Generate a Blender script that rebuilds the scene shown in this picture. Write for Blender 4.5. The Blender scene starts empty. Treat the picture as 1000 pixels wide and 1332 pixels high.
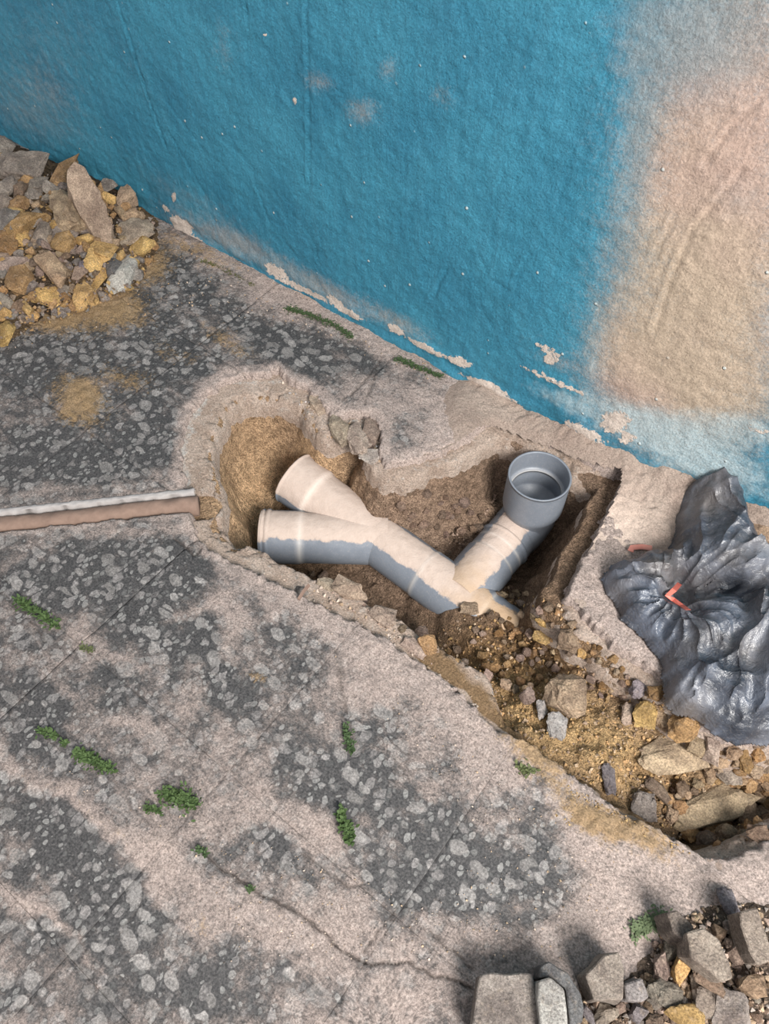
import bpy, bmesh, math, random
import numpy as np
from mathutils import Vector, Matrix, Euler
rng = random.Random(7)
SC = bpy.context.scene
COL = SC.collection
# ------------------------------------------------------------------ camera, world, light, exposure
CAM_H = 1.2; PITCH = math.radians(55); YAW = math.radians(37.7); FPX = 1000.0
cam_d = bpy.data.cameras.new('camera'); cam = bpy.data.objects.new('camera', cam_d); COL.objects.link(cam)
cam.location = (0, 0, CAM_H); cam.rotation_euler = (math.pi/2 - PITCH, 0, YAW)
cam_d.sensor_fit = 'HORIZONTAL'; cam_d.sensor_width = 36.0; cam_d.lens = 36.0*FPX/1000.0
cam_d.clip_start = 0.02; cam_d.clip_end = 50
SC.camera = cam
world = bpy.data.worlds.new('world'); SC.world = world; world.use_nodes = True
bg = world.node_tree.nodes['Background']; bg.inputs[0].default_value = (0.98, 0.975, 1.0, 1); bg.inputs[1].default_value = 0.36
wl = bpy.data.lights.new('window_light', 'AREA'); wl.shape = 'RECTANGLE'; wl.size = 1.1; wl.size_y = 1.3
wl.energy = 125; wl.color = (1.0, 0.97, 0.93)
wlo = bpy.data.objects.new('window_light', wl); COL.objects.link(wlo)
wlo.location = (1.9, -0.55, 2.35)
wlo.rotation_euler = (Vector((-0.4, 0.7, 0.1)) - Vector(wlo.location)).to_track_quat('-Z', 'Y').to_euler()
SC.view_settings.view_transform = 'Standard'; SC.view_settings.look = 'None'
SC.view_settings.gamma = 1.0; SC.view_settings.use_curve_mapping = False
SC.view_settings.exposure = 1.0

# ------------------------------------------------------------------ photo pixel -> place helpers
WALL_Y = 1.045
_c, _s = math.cos(YAW), math.sin(YAW)
def ray(x, y):
    u = (x-500)/FPX; v = (666-y)/FPX
    dy = math.cos(PITCH)+v*math.sin(PITCH); dz = -math.sin(PITCH)+v*math.cos(PITCH)
    return np.array([_c*u-_s*dy, _s*u+_c*dy, dz])
def P(x, y, z=0.0):
    d = ray(x, y); t = (z-CAM_H)/d[2]
    return np.array([0, 0, CAM_H])+t*d
def PW(x, y):
    d = ray(x, y); t = WALL_Y/d[1]
    return np.array([0, 0, CAM_H])+t*d
RIGHT = np.array([_c, _s, 0]); FWD = np.array([-_s, _c, 0])
def mpp(p):   # metres per photo pixel at a point
    f = np.array([-_s*math.cos(PITCH), _c*math.cos(PITCH), -math.sin(PITCH)])
    return float(np.dot(np.asarray(p)-np.array([0, 0, CAM_H]), f))/FPX

# ------------------------------------------------------------------ numpy noise
_pr = np.random.RandomState(3); _perm = _pr.permutation(512); _perm = np.concatenate([_perm, _perm, _perm])
_g = _pr.normal(size=(512, 3)); _g /= np.linalg.norm(_g, axis=1)[:, None]
def noise(x, y, z=0.0):
    x, y, z = np.broadcast_arrays(np.asarray(x, float), np.asarray(y, float), np.asarray(z, float))
    xi = np.floor(x).astype(int); yi = np.floor(y).astype(int); zi = np.floor(z).astype(int)
    xf = x-xi; yf = y-yi; zf = z-zi
    fa = lambda t: t*t*t*(t*(t*6-15)+10)
    u, v, w = fa(xf), fa(yf), fa(zf)
    def gr(i, j, k):
        h = _perm[(_perm[(_perm[(xi+i) & 511]+yi+j) & 511]+zi+k) & 511]
        g = _g[h]
        return g[..., 0]*(xf-i)+g[..., 1]*(yf-j)+g[..., 2]*(zf-k)
    def lerp(a, b, t): return a+t*(b-a)
    r = lerp(lerp(lerp(gr(0,0,0), gr(1,0,0), u), lerp(gr(0,1,0), gr(1,1,0), u), v),
             lerp(lerp(gr(0,0,1), gr(1,0,1), u), lerp(gr(0,1,1), gr(1,1,1), u), v), w)
    return r*1.6
def fbm(x, y, z=0.0, o=4, gain=0.5):
    a = 1.0; r = 0; f = 1.0
    for i in range(o):
        r = r+a*noise(np.asarray(x)*f+i*17.3, np.asarray(y)*f-i*9.1, np.asarray(z)*f+i*3.7); a *= gain; f *= 2.03
    return r
def billow(x, y, z=0.0, o=3):
    a = 1.0; r = 0; f = 1.0
    for i in range(o):
        r = r+a*np.abs(noise(np.asarray(x)*f+i*7.3, np.asarray(y)*f-i*5.1, np.asarray(z)*f+i*3.7)); a *= .5; f *= 2.1
    return r
def sstep(a, b, x):
    t = np.clip((x-a)/(b-a), 0, 1); return t*t*(3-2*t)
def seg_dist(x, y, a, b):
    ax, ay = a[0], a[1]; bx, by = b[0], b[1]
    dx, dy = bx-ax, by-ay; L = dx*dx+dy*dy+1e-12
    t = np.clip(((x-ax)*dx+(y-ay)*dy)/L, 0, 1)
    return np.hypot(x-ax-t*dx, y-ay-t*dy), t
def poly_sdf(x, y, poly):       # positive inside
    d = np.full(np.shape(x), 9.0); ins = np.zeros(np.shape(x), bool)
    n = len(poly)
    for i in range(n):
        a = poly[i]; b = poly[(i+1) % n]
        d = np.minimum(d, seg_dist(x, y, a, b)[0])
        if a[1] != b[1]:
            c = ((a[1] > y) != (b[1] > y)) & (x < (b[0]-a[0])*(y-a[1])/(b[1]-a[1])+a[0])
            ins ^= c
    return np.where(ins, d, -d)
def line_dist(x, y, pts):
    d = np.full(np.shape(x), 9.0)
    for a, b in zip(pts[:-1], pts[1:]): d = np.minimum(d, seg_dist(x, y, a, b)[0])
    return d
def blob(x, y, cx, cy, rx, ry, rot=0, proj=P, hard=1.0):
    # an ellipse given where it shows in the photo, turned into an ellipse on the surface itself
    r = math.radians(rot); ex = (math.cos(r)*rx, math.sin(r)*rx); ey = (-math.sin(r)*ry, math.cos(r)*ry)
    if proj is P: ix = (0, 1)
    else: ix = (0, 2)
    c = proj(cx, cy)[list(ix)]; a = proj(cx+ex[0], cy+ex[1])[list(ix)]-c; b = proj(cx+ey[0], cy+ey[1])[list(ix)]-c
    M = np.linalg.inv(np.array([a, b]).T)
    px = x-c[0]; py = y-c[1]
    q = (M[0,0]*px+M[0,1]*py)**2+(M[1,0]*px+M[1,1]*py)**2
    return np.exp(-q**hard)

# ------------------------------------------------------------------ mesh helpers
def link(name, me, mat, parent=None):
    o = bpy.data.objects.new(name, me); COL.objects.link(o)
    if mat is not None and len(me.materials) == 0: me.materials.append(mat)
    if parent is not None: o.parent = parent
    return o
def tag(o, label=None, cat=None, group=None, kind=None):
    if label: o['label'] = label
    if cat: o['category'] = cat
    if group: o['group'] = group
    if kind: o['kind'] = kind
    return o
def mesh_np(name, V, F, attrs=None, smooth=True):
    me = bpy.data.meshes.new(name)
    V = np.asarray(V, np.float32); F = np.asarray(F, np.int32)
    k = F.shape[1]
    me.vertices.add(len(V)); me.vertices.foreach_set('co', V.ravel())
    me.loops.add(F.size); me.loops.foreach_set('vertex_index', F.ravel())
    me.polygons.add(len(F)); me.polygons.foreach_set('loop_start', np.arange(0, F.size, k, dtype=np.int32))
    me.polygons.foreach_set('use_smooth', np.full(len(F), smooth))
    for nm, val in (attrs or {}).items():
        val = np.asarray(val, np.float32)
        if val.ndim == 1:
            at = me.attributes.new(nm, 'FLOAT', 'POINT'); at.data.foreach_set('value', val)
        else:
            at = me.attributes.new(nm, 'FLOAT_COLOR', 'POINT')
            c4 = np.ones((len(val), 4), np.float32); c4[:, :3] = val; at.data.foreach_set('color', c4.ravel())
    me.update(calc_edges=True); me.validate()
    return me
def grid_faces(nx, ny, mask=None):
    i = np.arange(nx*ny).reshape(ny, nx)
    F = np.stack([i[:-1,:-1], i[:-1,1:], i[1:,1:], i[1:,:-1]], -1)
    if mask is not None:
        keep = mask[:-1,:-1] & mask[:-1,1:] & mask[1:,1:] & mask[1:,:-1]
        F = F[keep]
    return F.reshape(-1, 4)
def compact(V, F, attrs):
    used = np.zeros(len(V), bool); used[F.ravel()] = True
    idx = np.cumsum(used)-1
    return V[used], idx[F], {k: np.asarray(v)[used] for k, v in attrs.items()}
def height_mesh(name, x0, x1, y0, y1, step, fn, mat, parent=None):
    nx = max(2, int(round((x1-x0)/step))+1); ny = max(2, int(round((y1-y0)/step))+1)
    X, Y = np.meshgrid(np.linspace(x0, x1, nx), np.linspace(y0, y1, ny))
    X, Y, Z, mask, attrs = fn(X, Y)
    F = grid_faces(nx, ny, mask)
    if len(F) == 0: return None
    V = np.stack([X.ravel(), Y.ravel(), Z.ravel()], 1)
    A = {k: (np.asarray(v).reshape(-1) if np.asarray(v).ndim == 2 else np.asarray(v).reshape(-1, 3)) for k, v in attrs.items()}
    V, F, A = compact(V, F, A)
    return link(name, mesh_np(name, V, F, A), mat, parent)

# ------------------------------------------------------------------ materials
class NT:
    def __init__(s, name):
        s.m = bpy.data.materials.new(name); s.m.use_nodes = True; s.t = s.m.node_tree
        s.b = s.t.nodes['Principled BSDF']; s.n = s.t.nodes; s.l = s.t.links
        s.b.inputs['Specular IOR Level'].default_value = 0.25
    def node(s, ty, **kw):
        n = s.n.new(ty)
        for k, v in kw.items(): setattr(n, k, v)
        return n
    def put(s, sock, v):
        if isinstance(v, bpy.types.NodeSocket): s.l.new(v, sock)
        else:
            if sock.type == 'RGBA' and len(v) == 3: v = (*v, 1)
            sock.default_value = v
    def attr(s, nm, col=False):
        n = s.node('ShaderNodeAttribute', attribute_name=nm); return n.outputs['Color' if col else 'Fac']
    def coord(s, o='Object'): return s.node('ShaderNodeTexCoord').outputs[o]
    def mapping(s, v, scale=(1,1,1), rot=(0,0,0), loc=(0,0,0)):
        n = s.node('ShaderNodeMapping'); s.l.new(v, n.inputs[0])
        n.inputs['Scale'].default_value = scale; n.inputs['Rotation'].default_value = rot; n.inputs['Location'].default_value = loc
        return n.outputs[0]
    def noise(s, v, scale, detail=3, rough=.5, dist=0, col=False):
        n = s.node('ShaderNodeTexNoise'); s.l.new(v, n.inputs['Vector'])
        n.inputs['Scale'].default_value = scale; n.inputs['Detail'].default_value = detail
        n.inputs['Roughness'].default_value = rough; n.inputs['Distortion'].default_value = dist
        return n.outputs[1 if col else 0]
    def vor(s, v, scale, feat='F1', rnd=1.0, out='Distance'):
        n = s.node('ShaderNodeTexVoronoi', feature=feat); s.l.new(v, n.inputs['Vector'])
        n.inputs['Scale'].default_value = scale; n.inputs['Randomness'].default_value = rnd
        return n.outputs[out]
    def ramp(s, f, a, b):
        n = s.node('ShaderNodeMapRange', interpolation_type='SMOOTHSTEP'); s.put(n.inputs[0], f)
        n.inputs[1].default_value = a; n.inputs[2].default_value = b
        return n.outputs[0]
    def lin(s, f, a, b, c, d):
        n = s.node('ShaderNodeMapRange'); s.put(n.inputs[0], f)
        for i, v in enumerate((a, b, c, d)): n.inputs[i+1].default_value = v
        return n.outputs[0]
    def math(s, op, a, b=0.0, c=None, clamp=False):
        n = s.node('ShaderNodeMath', operation=op, use_clamp=clamp); s.put(n.inputs[0], a); s.put(n.inputs[1], b)
        if c is not None: s.put(n.inputs[2], c)
        return n.outputs[0]
    def mix(s, f, a, b, mode='MIX'):
        n = s.node('ShaderNodeMix', data_type='RGBA', blend_type=mode)
        s.put(n.inputs['Factor'], f); s.put(n.inputs['A'], a); s.put(n.inputs['B'], b)
        return n.outputs['Result']
    def bump(s, h, strength=.5, dist=.002, prev=None):
        n = s.node('ShaderNodeBump'); s.put(n.inputs['Height'], h)
        n.inputs['Strength'].default_value = strength; n.inputs['Distance'].default_value = dist
        if prev is not None: s.l.new(prev, n.inputs['Normal'])
        return n.outputs[0]
    def grain(s, v, col, amt, scale=310):
        n = s.lin(s.noise(v, scale, 3, .75), .36, .64, 1-amt, 1+amt*.8)
        c = s.node('ShaderNodeCombineColor')
        for k in range(3): s.l.new(n, c.inputs[k])
        return s.mix(1.0, col, c.outputs[0], 'MULTIPLY')
    def done(s, col, rough=.9, normal=None, spec=None):
        s.put(s.b.inputs['Base Color'], col); s.put(s.b.inputs['Roughness'], rough)
        if normal is not None: s.l.new(normal, s.b.inputs['Normal'])
        if spec is not None: s.put(s.b.inputs['Specular IOR Level'], spec)
        return s.m
PINK = (0.50, 0.385, 0.315)
PALE = (0.47, 0.39, 0.335)
SAND = (0.43, 0.275, 0.115)

def m_terrazzo():
    t = NT('terrazzo'); v = t.coord()
    dust = t.attr('dust'); sand = t.attr('sand'); groove = t.attr('groove')
    wv = t.noise(v, 22, 2, col=True)
    vv = t.node('ShaderNodeVectorMath', operation='MULTIPLY_ADD'); t.l.new(wv, vv.inputs[0]); vv.inputs[1].default_value = (.022,)*3; t.l.new(v, vv.inputs[2]); vv = vv.outputs[0]
    def chips(scale, stretch, rot, loc, r0, r1, ci):
        st = t.mapping(vv, stretch, (0, 0, rot), loc)
        f1 = t.vor(st, scale, 'F1', .92); ed = t.vor(st, scale, 'DISTANCE_TO_EDGE', .92); c = t.vor(st, scale, 'F1', .92, out='Color')
        sp = t.node('ShaderNodeSeparateColor'); t.l.new(c, sp.inputs[0])
        rad = t.lin(sp.outputs[ci], 0, 1, r0, r1)
        m = t.math('MULTIPLY', t.ramp(t.math('SUBTRACT', rad, f1), -.02, .05), t.ramp(ed, .03, .09))
        return m, sp
    chip, sep = chips(27, (1.0, 1.5, 1), .6, (0, 0, 0), .02, .54, 0)
    chipb, sepb = chips(42, (1.4, 1.0, 1), .3, (5.2, 2.9, 0), .0, .56, 1)
    chip2, sep2 = chips(84, (1.25, 1, 1), -.9, (3.1, 1.7, 0), .1, .60, 1)
    fine = t.noise(v, 260, 3, .6)
    matrix = t.mix(fine, (.018, .018, .019), (.070, .067, .067))
    ccol = t.mix(sep.outputs[2], (.185, .172, .163), (.42, .392, .372))
    ccolb = t.mix(sepb.outputs[2], (.12, .110, .107), (.345, .32, .308))
    ccol2 = t.mix(sep2.outputs[2], (.05, .05, .05), (.25, .243, .232))
    col = t.mix(t.math('MULTIPLY', chip2, .8), matrix, ccol2)
    mot = t.noise(v, 130, 5, .75)
    er = t.lin(t.noise(v, 75, 5, .75), .36, .60, .15, 1)
    col = t.mix(t.math('MULTIPLY', chipb, er), col, t.mix(t.ramp(mot, .3, .7), t.mix(1.0, ccolb, (.62, .62, .62), 'MULTIPLY'), ccolb))
    col = t.mix(t.math('MULTIPLY', chip, t.lin(er, 0, 1, .3, 1)), col, t.mix(t.ramp(mot, .3, .7), t.mix(1.0, ccol, (.66, .66, .66), 'MULTIPLY'), ccol))
    col = t.mix(t.lin(fine, .4, .8, 0, .25), col, (.26, .24, .23))
    allc = t.math('MAXIMUM', chip, chipb)
    # dust film: patchy, gathers between the polished chips
    n1 = t.noise(v, 11, 6, .66, .6); n2 = t.noise(v, 48, 5, .7, .4); n3 = t.noise(v, 420, 2, .6); n4 = t.noise(v, 150, 4, .7)
    n5 = t.noise(t.mapping(v, (.55, 1.5, 1), (0, 0, .12)), 22, 6, .72, 1.0)
    nn = t.math('ADD', t.math('MULTIPLY', n1, .30), t.math('ADD', t.math('MULTIPLY', n2, .35), t.math('ADD', t.math('MULTIPLY', n4, .42), t.math('MULTIPLY', n5, .60))))
    nn = t.math('ADD', nn, t.math('MULTIPLY', allc, -.05))
    lim = t.math('SUBTRACT', 1.29, t.math('MULTIPLY', dust, .74))
    f = t.ramp(t.math('SUBTRACT', nn, lim), -.22, .26)
    f = t.math('MULTIPLY', f, t.lin(dust, .45, 1.4, .52, .94))
    dc = t.mix(n5, (.40, .318, .28), (.60, .487, .435))
    dc = t.mix(t.math('MULTIPLY', t.ramp(n4, .50, .34), .75), dc, (.20, .165, .145))
    dc = t.mix(t.math('MULTIPLY', t.ramp(n3, .45, .70), .6), dc, (.20, .16, .14))
    dc = t.mix(t.math('MULTIPLY', t.ramp(n4, .56, .74), .5), dc, (.55, .47, .41))
    sn = t.ramp(t.math('ADD', sand, t.math('MULTIPLY', t.math('SUBTRACT', t.math('ADD', n2, n4), 1.0), 1.0)), .28, .75)
    sc = t.mix(n4, (.24, .155, .075), (.46, .31, .165))
    col = t.mix(f, col, dc)
    col = t.mix(t.math('MULTIPLY', sn, .85), col, sc)
    col = t.mix(t.math('MULTIPLY', groove, .85), col, (.045, .035, .03))
    cover = t.math('MAXIMUM', f, sn)
    col = t.grain(v, col, .38)
    rough = t.lin(cover, 0, 1, .55, .95)
    h = t.math('ADD', t.math('MULTIPLY', t.noise(v, 240, 6, .8), 1.6), t.math('MULTIPLY', n4, .7))
    hb = t.math('MULTIPLY', h, t.lin(cover, 0, 1, .12, 1))
    return t.done(col, rough, t.bump(hb, .8, .004), .3)
def m_dust(name='dust', a=(.47, .36, .30), b=(.63, .51, .43), sandy=False):
    t = NT(name); v = t.coord()
    n1 = t.noise(v, 14, 4, .6); n2 = t.noise(v, 90, 4, .6); n3 = t.noise(v, 450, 2, .6)
    col = t.mix(t.ramp(n1, .25, .75), a, b)
    col = t.mix(t.lin(n3, .35, .7, .35, 0), col, tuple(c*.62 for c in a))
    if sandy:
        s = t.attr('sand'); sc = t.mix(n2, (.27, .165, .07), (.50, .32, .14))
        col = t.mix(t.ramp(t.math('ADD', s, t.math('MULTIPLY', t.math('SUBTRACT', n2, .5), .7)), .3, .7), col, sc)
    fine = t.attr('fine'); col = t.mix(t.math('MULTIPLY', fine, .6), col, (.60, .485, .41))
    h = t.math('ADD', t.math('MULTIPLY', n2, 1.4), t.math('MULTIPLY', t.noise(v, 200, 6, .8), 1.4))
    h = t.math('MULTIPLY', h, t.lin(fine, 0, 1, 1, .15))
    col = t.grain(v, col, .25)
    return t.done(col, .95, t.bump(h, 1.0, .007), .12)
def m_screed():
    t = NT('broken_screed'); v = t.coord()
    n1 = t.noise(v, 18, 5, .6); n2 = t.noise(v, 80, 4, .65); n3 = t.noise(v, 380, 2)
    sp = t.vor(v, 110)
    col = t.mix(t.ramp(n1, .3, .7), (.45, .34, .27), (.62, .50, .42))
    col = t.mix(t.math('MULTIPLY', t.ramp(n2, .55, .72), .55), col, (.60, .56, .52))
    col = t.mix(t.math('MULTIPLY', t.ramp(sp, .32, .12), .25), col, (.25, .22, .2))
    s = t.attr('sand')
    col = t.mix(t.ramp(t.math('ADD', s, t.math('MULTIPLY', t.math('SUBTRACT', n1, .5), .8)), .35, .65), col, t.mix(n2, (.20, .125, .07), (.38, .255, .145)))
    wht = t.attr('white')
    col = t.mix(t.ramp(t.math('ADD', wht, t.math('MULTIPLY', t.math('SUBTRACT', n2, .5), .8)), .4, .7), col, (.68, .66, .63))
    h = t.math('ADD', t.math('MULTIPLY', n2, 1.4), t.math('MULTIPLY', t.noise(v, 200, 6, .8), 1.2))
    col = t.grain(v, col, .35)
    return t.done(col, .95, t.bump(h, 1.0, .007), .12)
def m_soil():
    t = NT('soil'); v = t.coord()
    n1 = t.noise(v, 12, 5, .6); n2 = t.noise(v, 70, 5, .68); n3 = t.noise(v, 330, 3, .6)
    base = t.attr('col', True)
    col = t.mix(t.ramp(n2, .3, .7), t.mix(1.0, base, (.62, .60, .58), 'MULTIPLY'), t.mix(1.0, base, (1.25, 1.22, 1.2), 'MULTIPLY'))
    col = t.mix(t.math('MULTIPLY', t.ramp(n3, .55, .35), .5), col, t.mix(1.0, base, (.4, .38, .36), 'MULTIPLY'))
    h = t.math('ADD', t.math('MULTIPLY', n2, 2.4), n3)
    col = t.grain(v, col, .45)
    return t.done(col, .95, t.bump(h, 1.0, .010), .12)
def m_stone():
    t = NT('rubble_stone'); v = t.node('ShaderNodeNewGeometry').outputs['Position']
    oi = t.node('ShaderNodeObjectInfo')
    off = t.node('ShaderNodeVectorMath', operation='ADD'); t.l.new(v, off.inputs[0])
    r = t.node('ShaderNodeVectorMath', operation='SCALE'); r.inputs[0].default_value = (7, 13, 5); t.l.new(oi.outputs['Random'], r.inputs['Scale']); t.l.new(r.outputs[0], off.inputs[1])
    v = off.outputs[0]
    n1 = t.noise(v, 28, 4, .6); n2 = t.noise(v, 120, 4, .65); n3 = t.noise(v, 500, 2)
    c = oi.outputs['Color']
    col = t.mix(t.ramp(n1, .3, .72), t.mix(1.0, c, (.58, .55, .54), 'MULTIPLY'), t.mix(1.0, c, (1.18, 1.16, 1.12), 'MULTIPLY'))
    col = t.mix(t.math('MULTIPLY', t.ramp(n2, .50, .74), .35), col, (.52, .41, .31))
    col = t.mix(t.math('MULTIPLY', t.ramp(n3, .5, .3), .35), col, t.mix(1.0, c, (.42, .4, .4), 'MULTIPLY'))
    h = t.math('ADD', n2, t.math('MULTIPLY', t.noise(v, 220, 6, .8), 1.2))
    col = t.grain(v, col, .40)
    return t.done(col, .9, t.bump(h, 1.0, .0055), .18)
def m_gravel():
    t = NT('loose_gravel'); v = t.coord(); c = t.attr('col', True)
    n2 = t.noise(v, 180, 3)
    col = t.mix(n2, t.mix(1.0, c, (.6, .6, .6), 'MULTIPLY'), t.mix(1.0, c, (1.2, 1.2, 1.2), 'MULTIPLY'))
    return t.done(col, .92, t.bump(n2, .6, .003), .15)
def m_wall():
    t = NT('painted_wall'); v = t.coord()
    worn = t.attr('worn'); grey = t.attr('grey'); chipp = t.attr('chip'); pale = t.attr('pale')
    n1 = t.noise(v, 5, 5, .6); n2 = t.noise(v, 45, 5, .65); n3 = t.noise(v, 230, 3, .6)
    nv = t.noise(t.mapping(v, (40, 1, 4), (0, -.42, 0)), 1.6, 5, .65)
    blue = t.mix(t.ramp(n1, .3, .7), (.028, .165, .255), (.045, .225, .325))
    blue = t.mix(t.lin(nv, .45, .8, 0, .35), blue, (.065, .235, .33))
    wcol = t.mix(n2, (.37, .29, .215), (.48, .385, .295))
    wcol = t.mix(t.ramp(t.noise(v, 3.1, 3), .4, .7), wcol, (.43, .315, .26))
    f = t.math('ADD', worn, t.math('MULTIPLY', t.math('SUBTRACT', n2, .5), .45))
    f = t.math('ADD', f, t.math('MULTIPLY', t.math('SUBTRACT', n3, .5), .5))
    f = t.ramp(f, .12, .95)
    col = t.mix(f, blue, wcol)
    g = t.ramp(t.math('ADD', grey, t.math('MULTIPLY', t.math('SUBTRACT', n2, .5), .8)), .2, .9)
    col = t.mix(t.math('MULTIPLY', g, .75), col, (.20, .25, .27))
    p = t.ramp(t.math('ADD', pale, t.math('MULTIPLY', t.math('SUBTRACT', n2, .5), .9)), .2, .85)
    col = t.mix(t.math('MULTIPLY', p, .85), col, t.mix(n3, (.30, .42, .47), (.47, .53, .53)))
    ch = t.ramp(t.math('ADD', chipp, t.math('MULTIPLY', t.math('SUBTRACT', t.noise(v, 85, 4, .7), .5), 1.7)), .50, .62)
    col = t.mix(ch, col, t.mix(n3, (.45, .37, .31), (.66, .58, .52)))
    sp = t.vor(v, 26); spm = t.ramp(sp, .10, .05)
    sc = t.vor(v, 26, out='Color'); sep = t.node('ShaderNodeSeparateColor'); t.l.new(sc, sep.inputs[0])
    spm = t.math('MULTIPLY', spm, t.ramp(sep.outputs[0], .60, .7))
    col = t.mix(t.math('MULTIPLY', spm, .8), col, (.52, .58, .57))
    h = t.math('ADD', t.math('MULTIPLY', t.noise(v, 170, 6, .75), 1.1), t.math('MULTIPLY', n2, .9))
    h = t.math('ADD', h, t.math('MULTIPLY', nv, .75))
    h = t.math('ADD', h, t.math('MULTIPLY', spm, 1.2))
    h = t.math('ADD', h, t.math('MULTIPLY', ch, .5))
    col = t.grain(v, col, .22, 260)
    return t.done(col, t.lin(f, 0, 1, .62, .95), t.bump(h, .75, .0042), .25)
def m_pvc():
    t = NT('grey_pvc'); v = t.coord(); d = t.attr('dust')
    n2 = t.noise(v, 70, 5, .7); n3 = t.noise(v, 300, 3)
    pvc = t.mix(n2, (.135, .155, .185), (.215, .235, .270))
    pvc = t.mix(t.math('MULTIPLY', t.ramp(n3, .5, .8), .35), pvc, (.36, .33, .31))
    pvc = t.mix(t.math('MULTIPLY', t.attr('seam'), .75), pvc, (.48, .46, .44))
    dc = t.mix(n2, (.40, .315, .265), (.57, .47, .41))
    dc = t.mix(t.math('MULTIPLY', t.attr('seam'), .45), dc, (.68, .60, .54))
    dc = t.mix(t.attr('sand'), dc, (.40, .25, .11))
    f = t.ramp(t.math('ADD', d, t.math('MULTIPLY', t.math('SUBTRACT', n2, .5), .28)), .47, .55)
    col = t.mix(f, pvc, dc)
    return t.done(col, t.lin(f, 0, 1, .42, .95), t.bump(t.math('MULTIPLY', t.math('ADD', n3, n2), t.lin(f, 0, 1, .1, 1)), .5, .002), t.lin(f, 0, 1, .45, .1))
def m_bag():
    t = NT('black_plastic'); v = t.coord()
    n1 = t.noise(v, 60, 4, .65, 1.2); n2 = t.noise(v, 250, 3)
    col = t.mix(t.ramp(t.noise(v, 16, 4, .6), .35, .75), (.024, .028, .038), (.105, .122, .158))
    col = t.mix(t.math('MULTIPLY', t.ramp(n2, .5, .8), .35), col, (.22, .21, .21))
    col = t.mix(t.math('MULTIPLY', t.attr('dust'), .5), col, (.30, .26, .23))
    return t.done(col, t.lin(n1, .3, .7, .27, .46), t.bump(n1, .8, .004), .7)
def m_plain(name, a, b, scale=90, rough=.8, bs=.4, spec=.3):
    t = NT(name); v = t.coord(); n = t.noise(v, scale, 4, .6)
    return t.done(t.mix(n, a, b), rough, t.bump(n, bs, .002), spec)
def m_moss():
    t = NT('moss_leaf'); v = t.coord(); oi = t.node('ShaderNodeObjectInfo')
    n = t.noise(v, 140, 3)
    c = oi.outputs['Color']
    return t.done(t.mix(n, t.mix(1.0, c, (.5, .55, .5), 'MULTIPLY'), t.mix(1.0, c, (1.35, 1.3, 1.2), 'MULTIPLY')), .75, None, .3)
M = dict(terr=m_terrazzo(), dust=m_dust('pink_dust', sandy=True), screed=m_screed(), soil=m_soil(), stone=m_stone(), gravel=m_gravel(),
         wall=m_wall(), pvc=m_pvc(), bag=m_bag(), moss=m_moss(),
         red=m_plain('red_tape', (.55, .10, .07), (.70, .20, .15), 60, .5),
         redf=m_plain('dusty_red_scrap', (.42, .13, .10), (.52, .26, .21), 60, .8),
         mortar=m_plain('mortar', (.22, .205, .20), (.44, .41, .395), 60, .95, .8),
         conduit=m_plain('dusty_conduit', (.12, .078, .06), (.30, .205, .16), 45, .9, .8))

# ------------------------------------------------------------------ the hole in the floor
HOLE_PX = [(247,648),(236,610),(235,575),(243,540),(262,514),(290,494),(318,486),(345,485),(362,478),(374,492),(398,502),(414,518),(430,541),
 (455,536),(478,538),(494,551),(491,582),(502,602),(540,597),(580,583),(612,567),(634,546),(652,546),(672,553),(702,565),(740,582),(772,600),(795,610),(814,613),
 (735,772),(757,795),(776,815),(800,840),(832,860),(868,885),(900,935),(950,962),(1000,968),(1100,975),
 (1110,1055),(1000,1096),(952,1114),(915,1112),(875,1088),(820,1060),(760,1018),(700,974),(655,950),(632,935),(600,895),(555,868),(520,838),(480,815),(440,797),(400,777),(365,758),(335,744),(305,729),(275,713),(257,695),(251,670)]
HOLE = [tuple(P(x, y)[:2]) for x, y in HOLE_PX]
CH_A, CH_B = P(-120, 690)[:2], P(262, 650)[:2]        # the chase cut for the conduit
class Sampler:      # a height map kept on a grid, read back by bilinear interpolation
    def __init__(s, fn, x0, x1, y0, y1, st):
        s.x0, s.y0, s.st = x0, y0, st; s.nx = int((x1-x0)/st)+2; s.ny = int((y1-y0)/st)+2
        X, Y = np.meshgrid(x0+st*np.arange(s.nx), y0+st*np.arange(s.ny)); s.g = fn(X, Y)
    def __call__(s, x, y):
        fx = np.clip((np.asarray(x, float)-s.x0)/s.st, 0, s.nx-1.001); fy = np.clip((np.asarray(y, float)-s.y0)/s.st, 0, s.ny-1.001)
        i = fx.astype(int); j = fy.astype(int); u = fx-i; v = fy-j; g = s.g
        return (g[j, i]*(1-u)+g[j, i+1]*u)*(1-v)+(g[j+1, i]*(1-u)+g[j+1, i+1]*u)*v
_hx = [p[0] for p in HOLE]; _hy = [p[1] for p in HOLE]
hole_d = Sampler(lambda X, Y: poly_sdf(X, Y, HOLE), min(_hx)-.2, max(_hx)+.2, min(_hy)-.2, max(_hy)+.2, .003)
def wgt(x, y, pts, r):       # weight of a stretch of rim
    return np.exp(-(line_dist(x, y, [P(*p)[:2] for p in pts])/r)**2)
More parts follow.
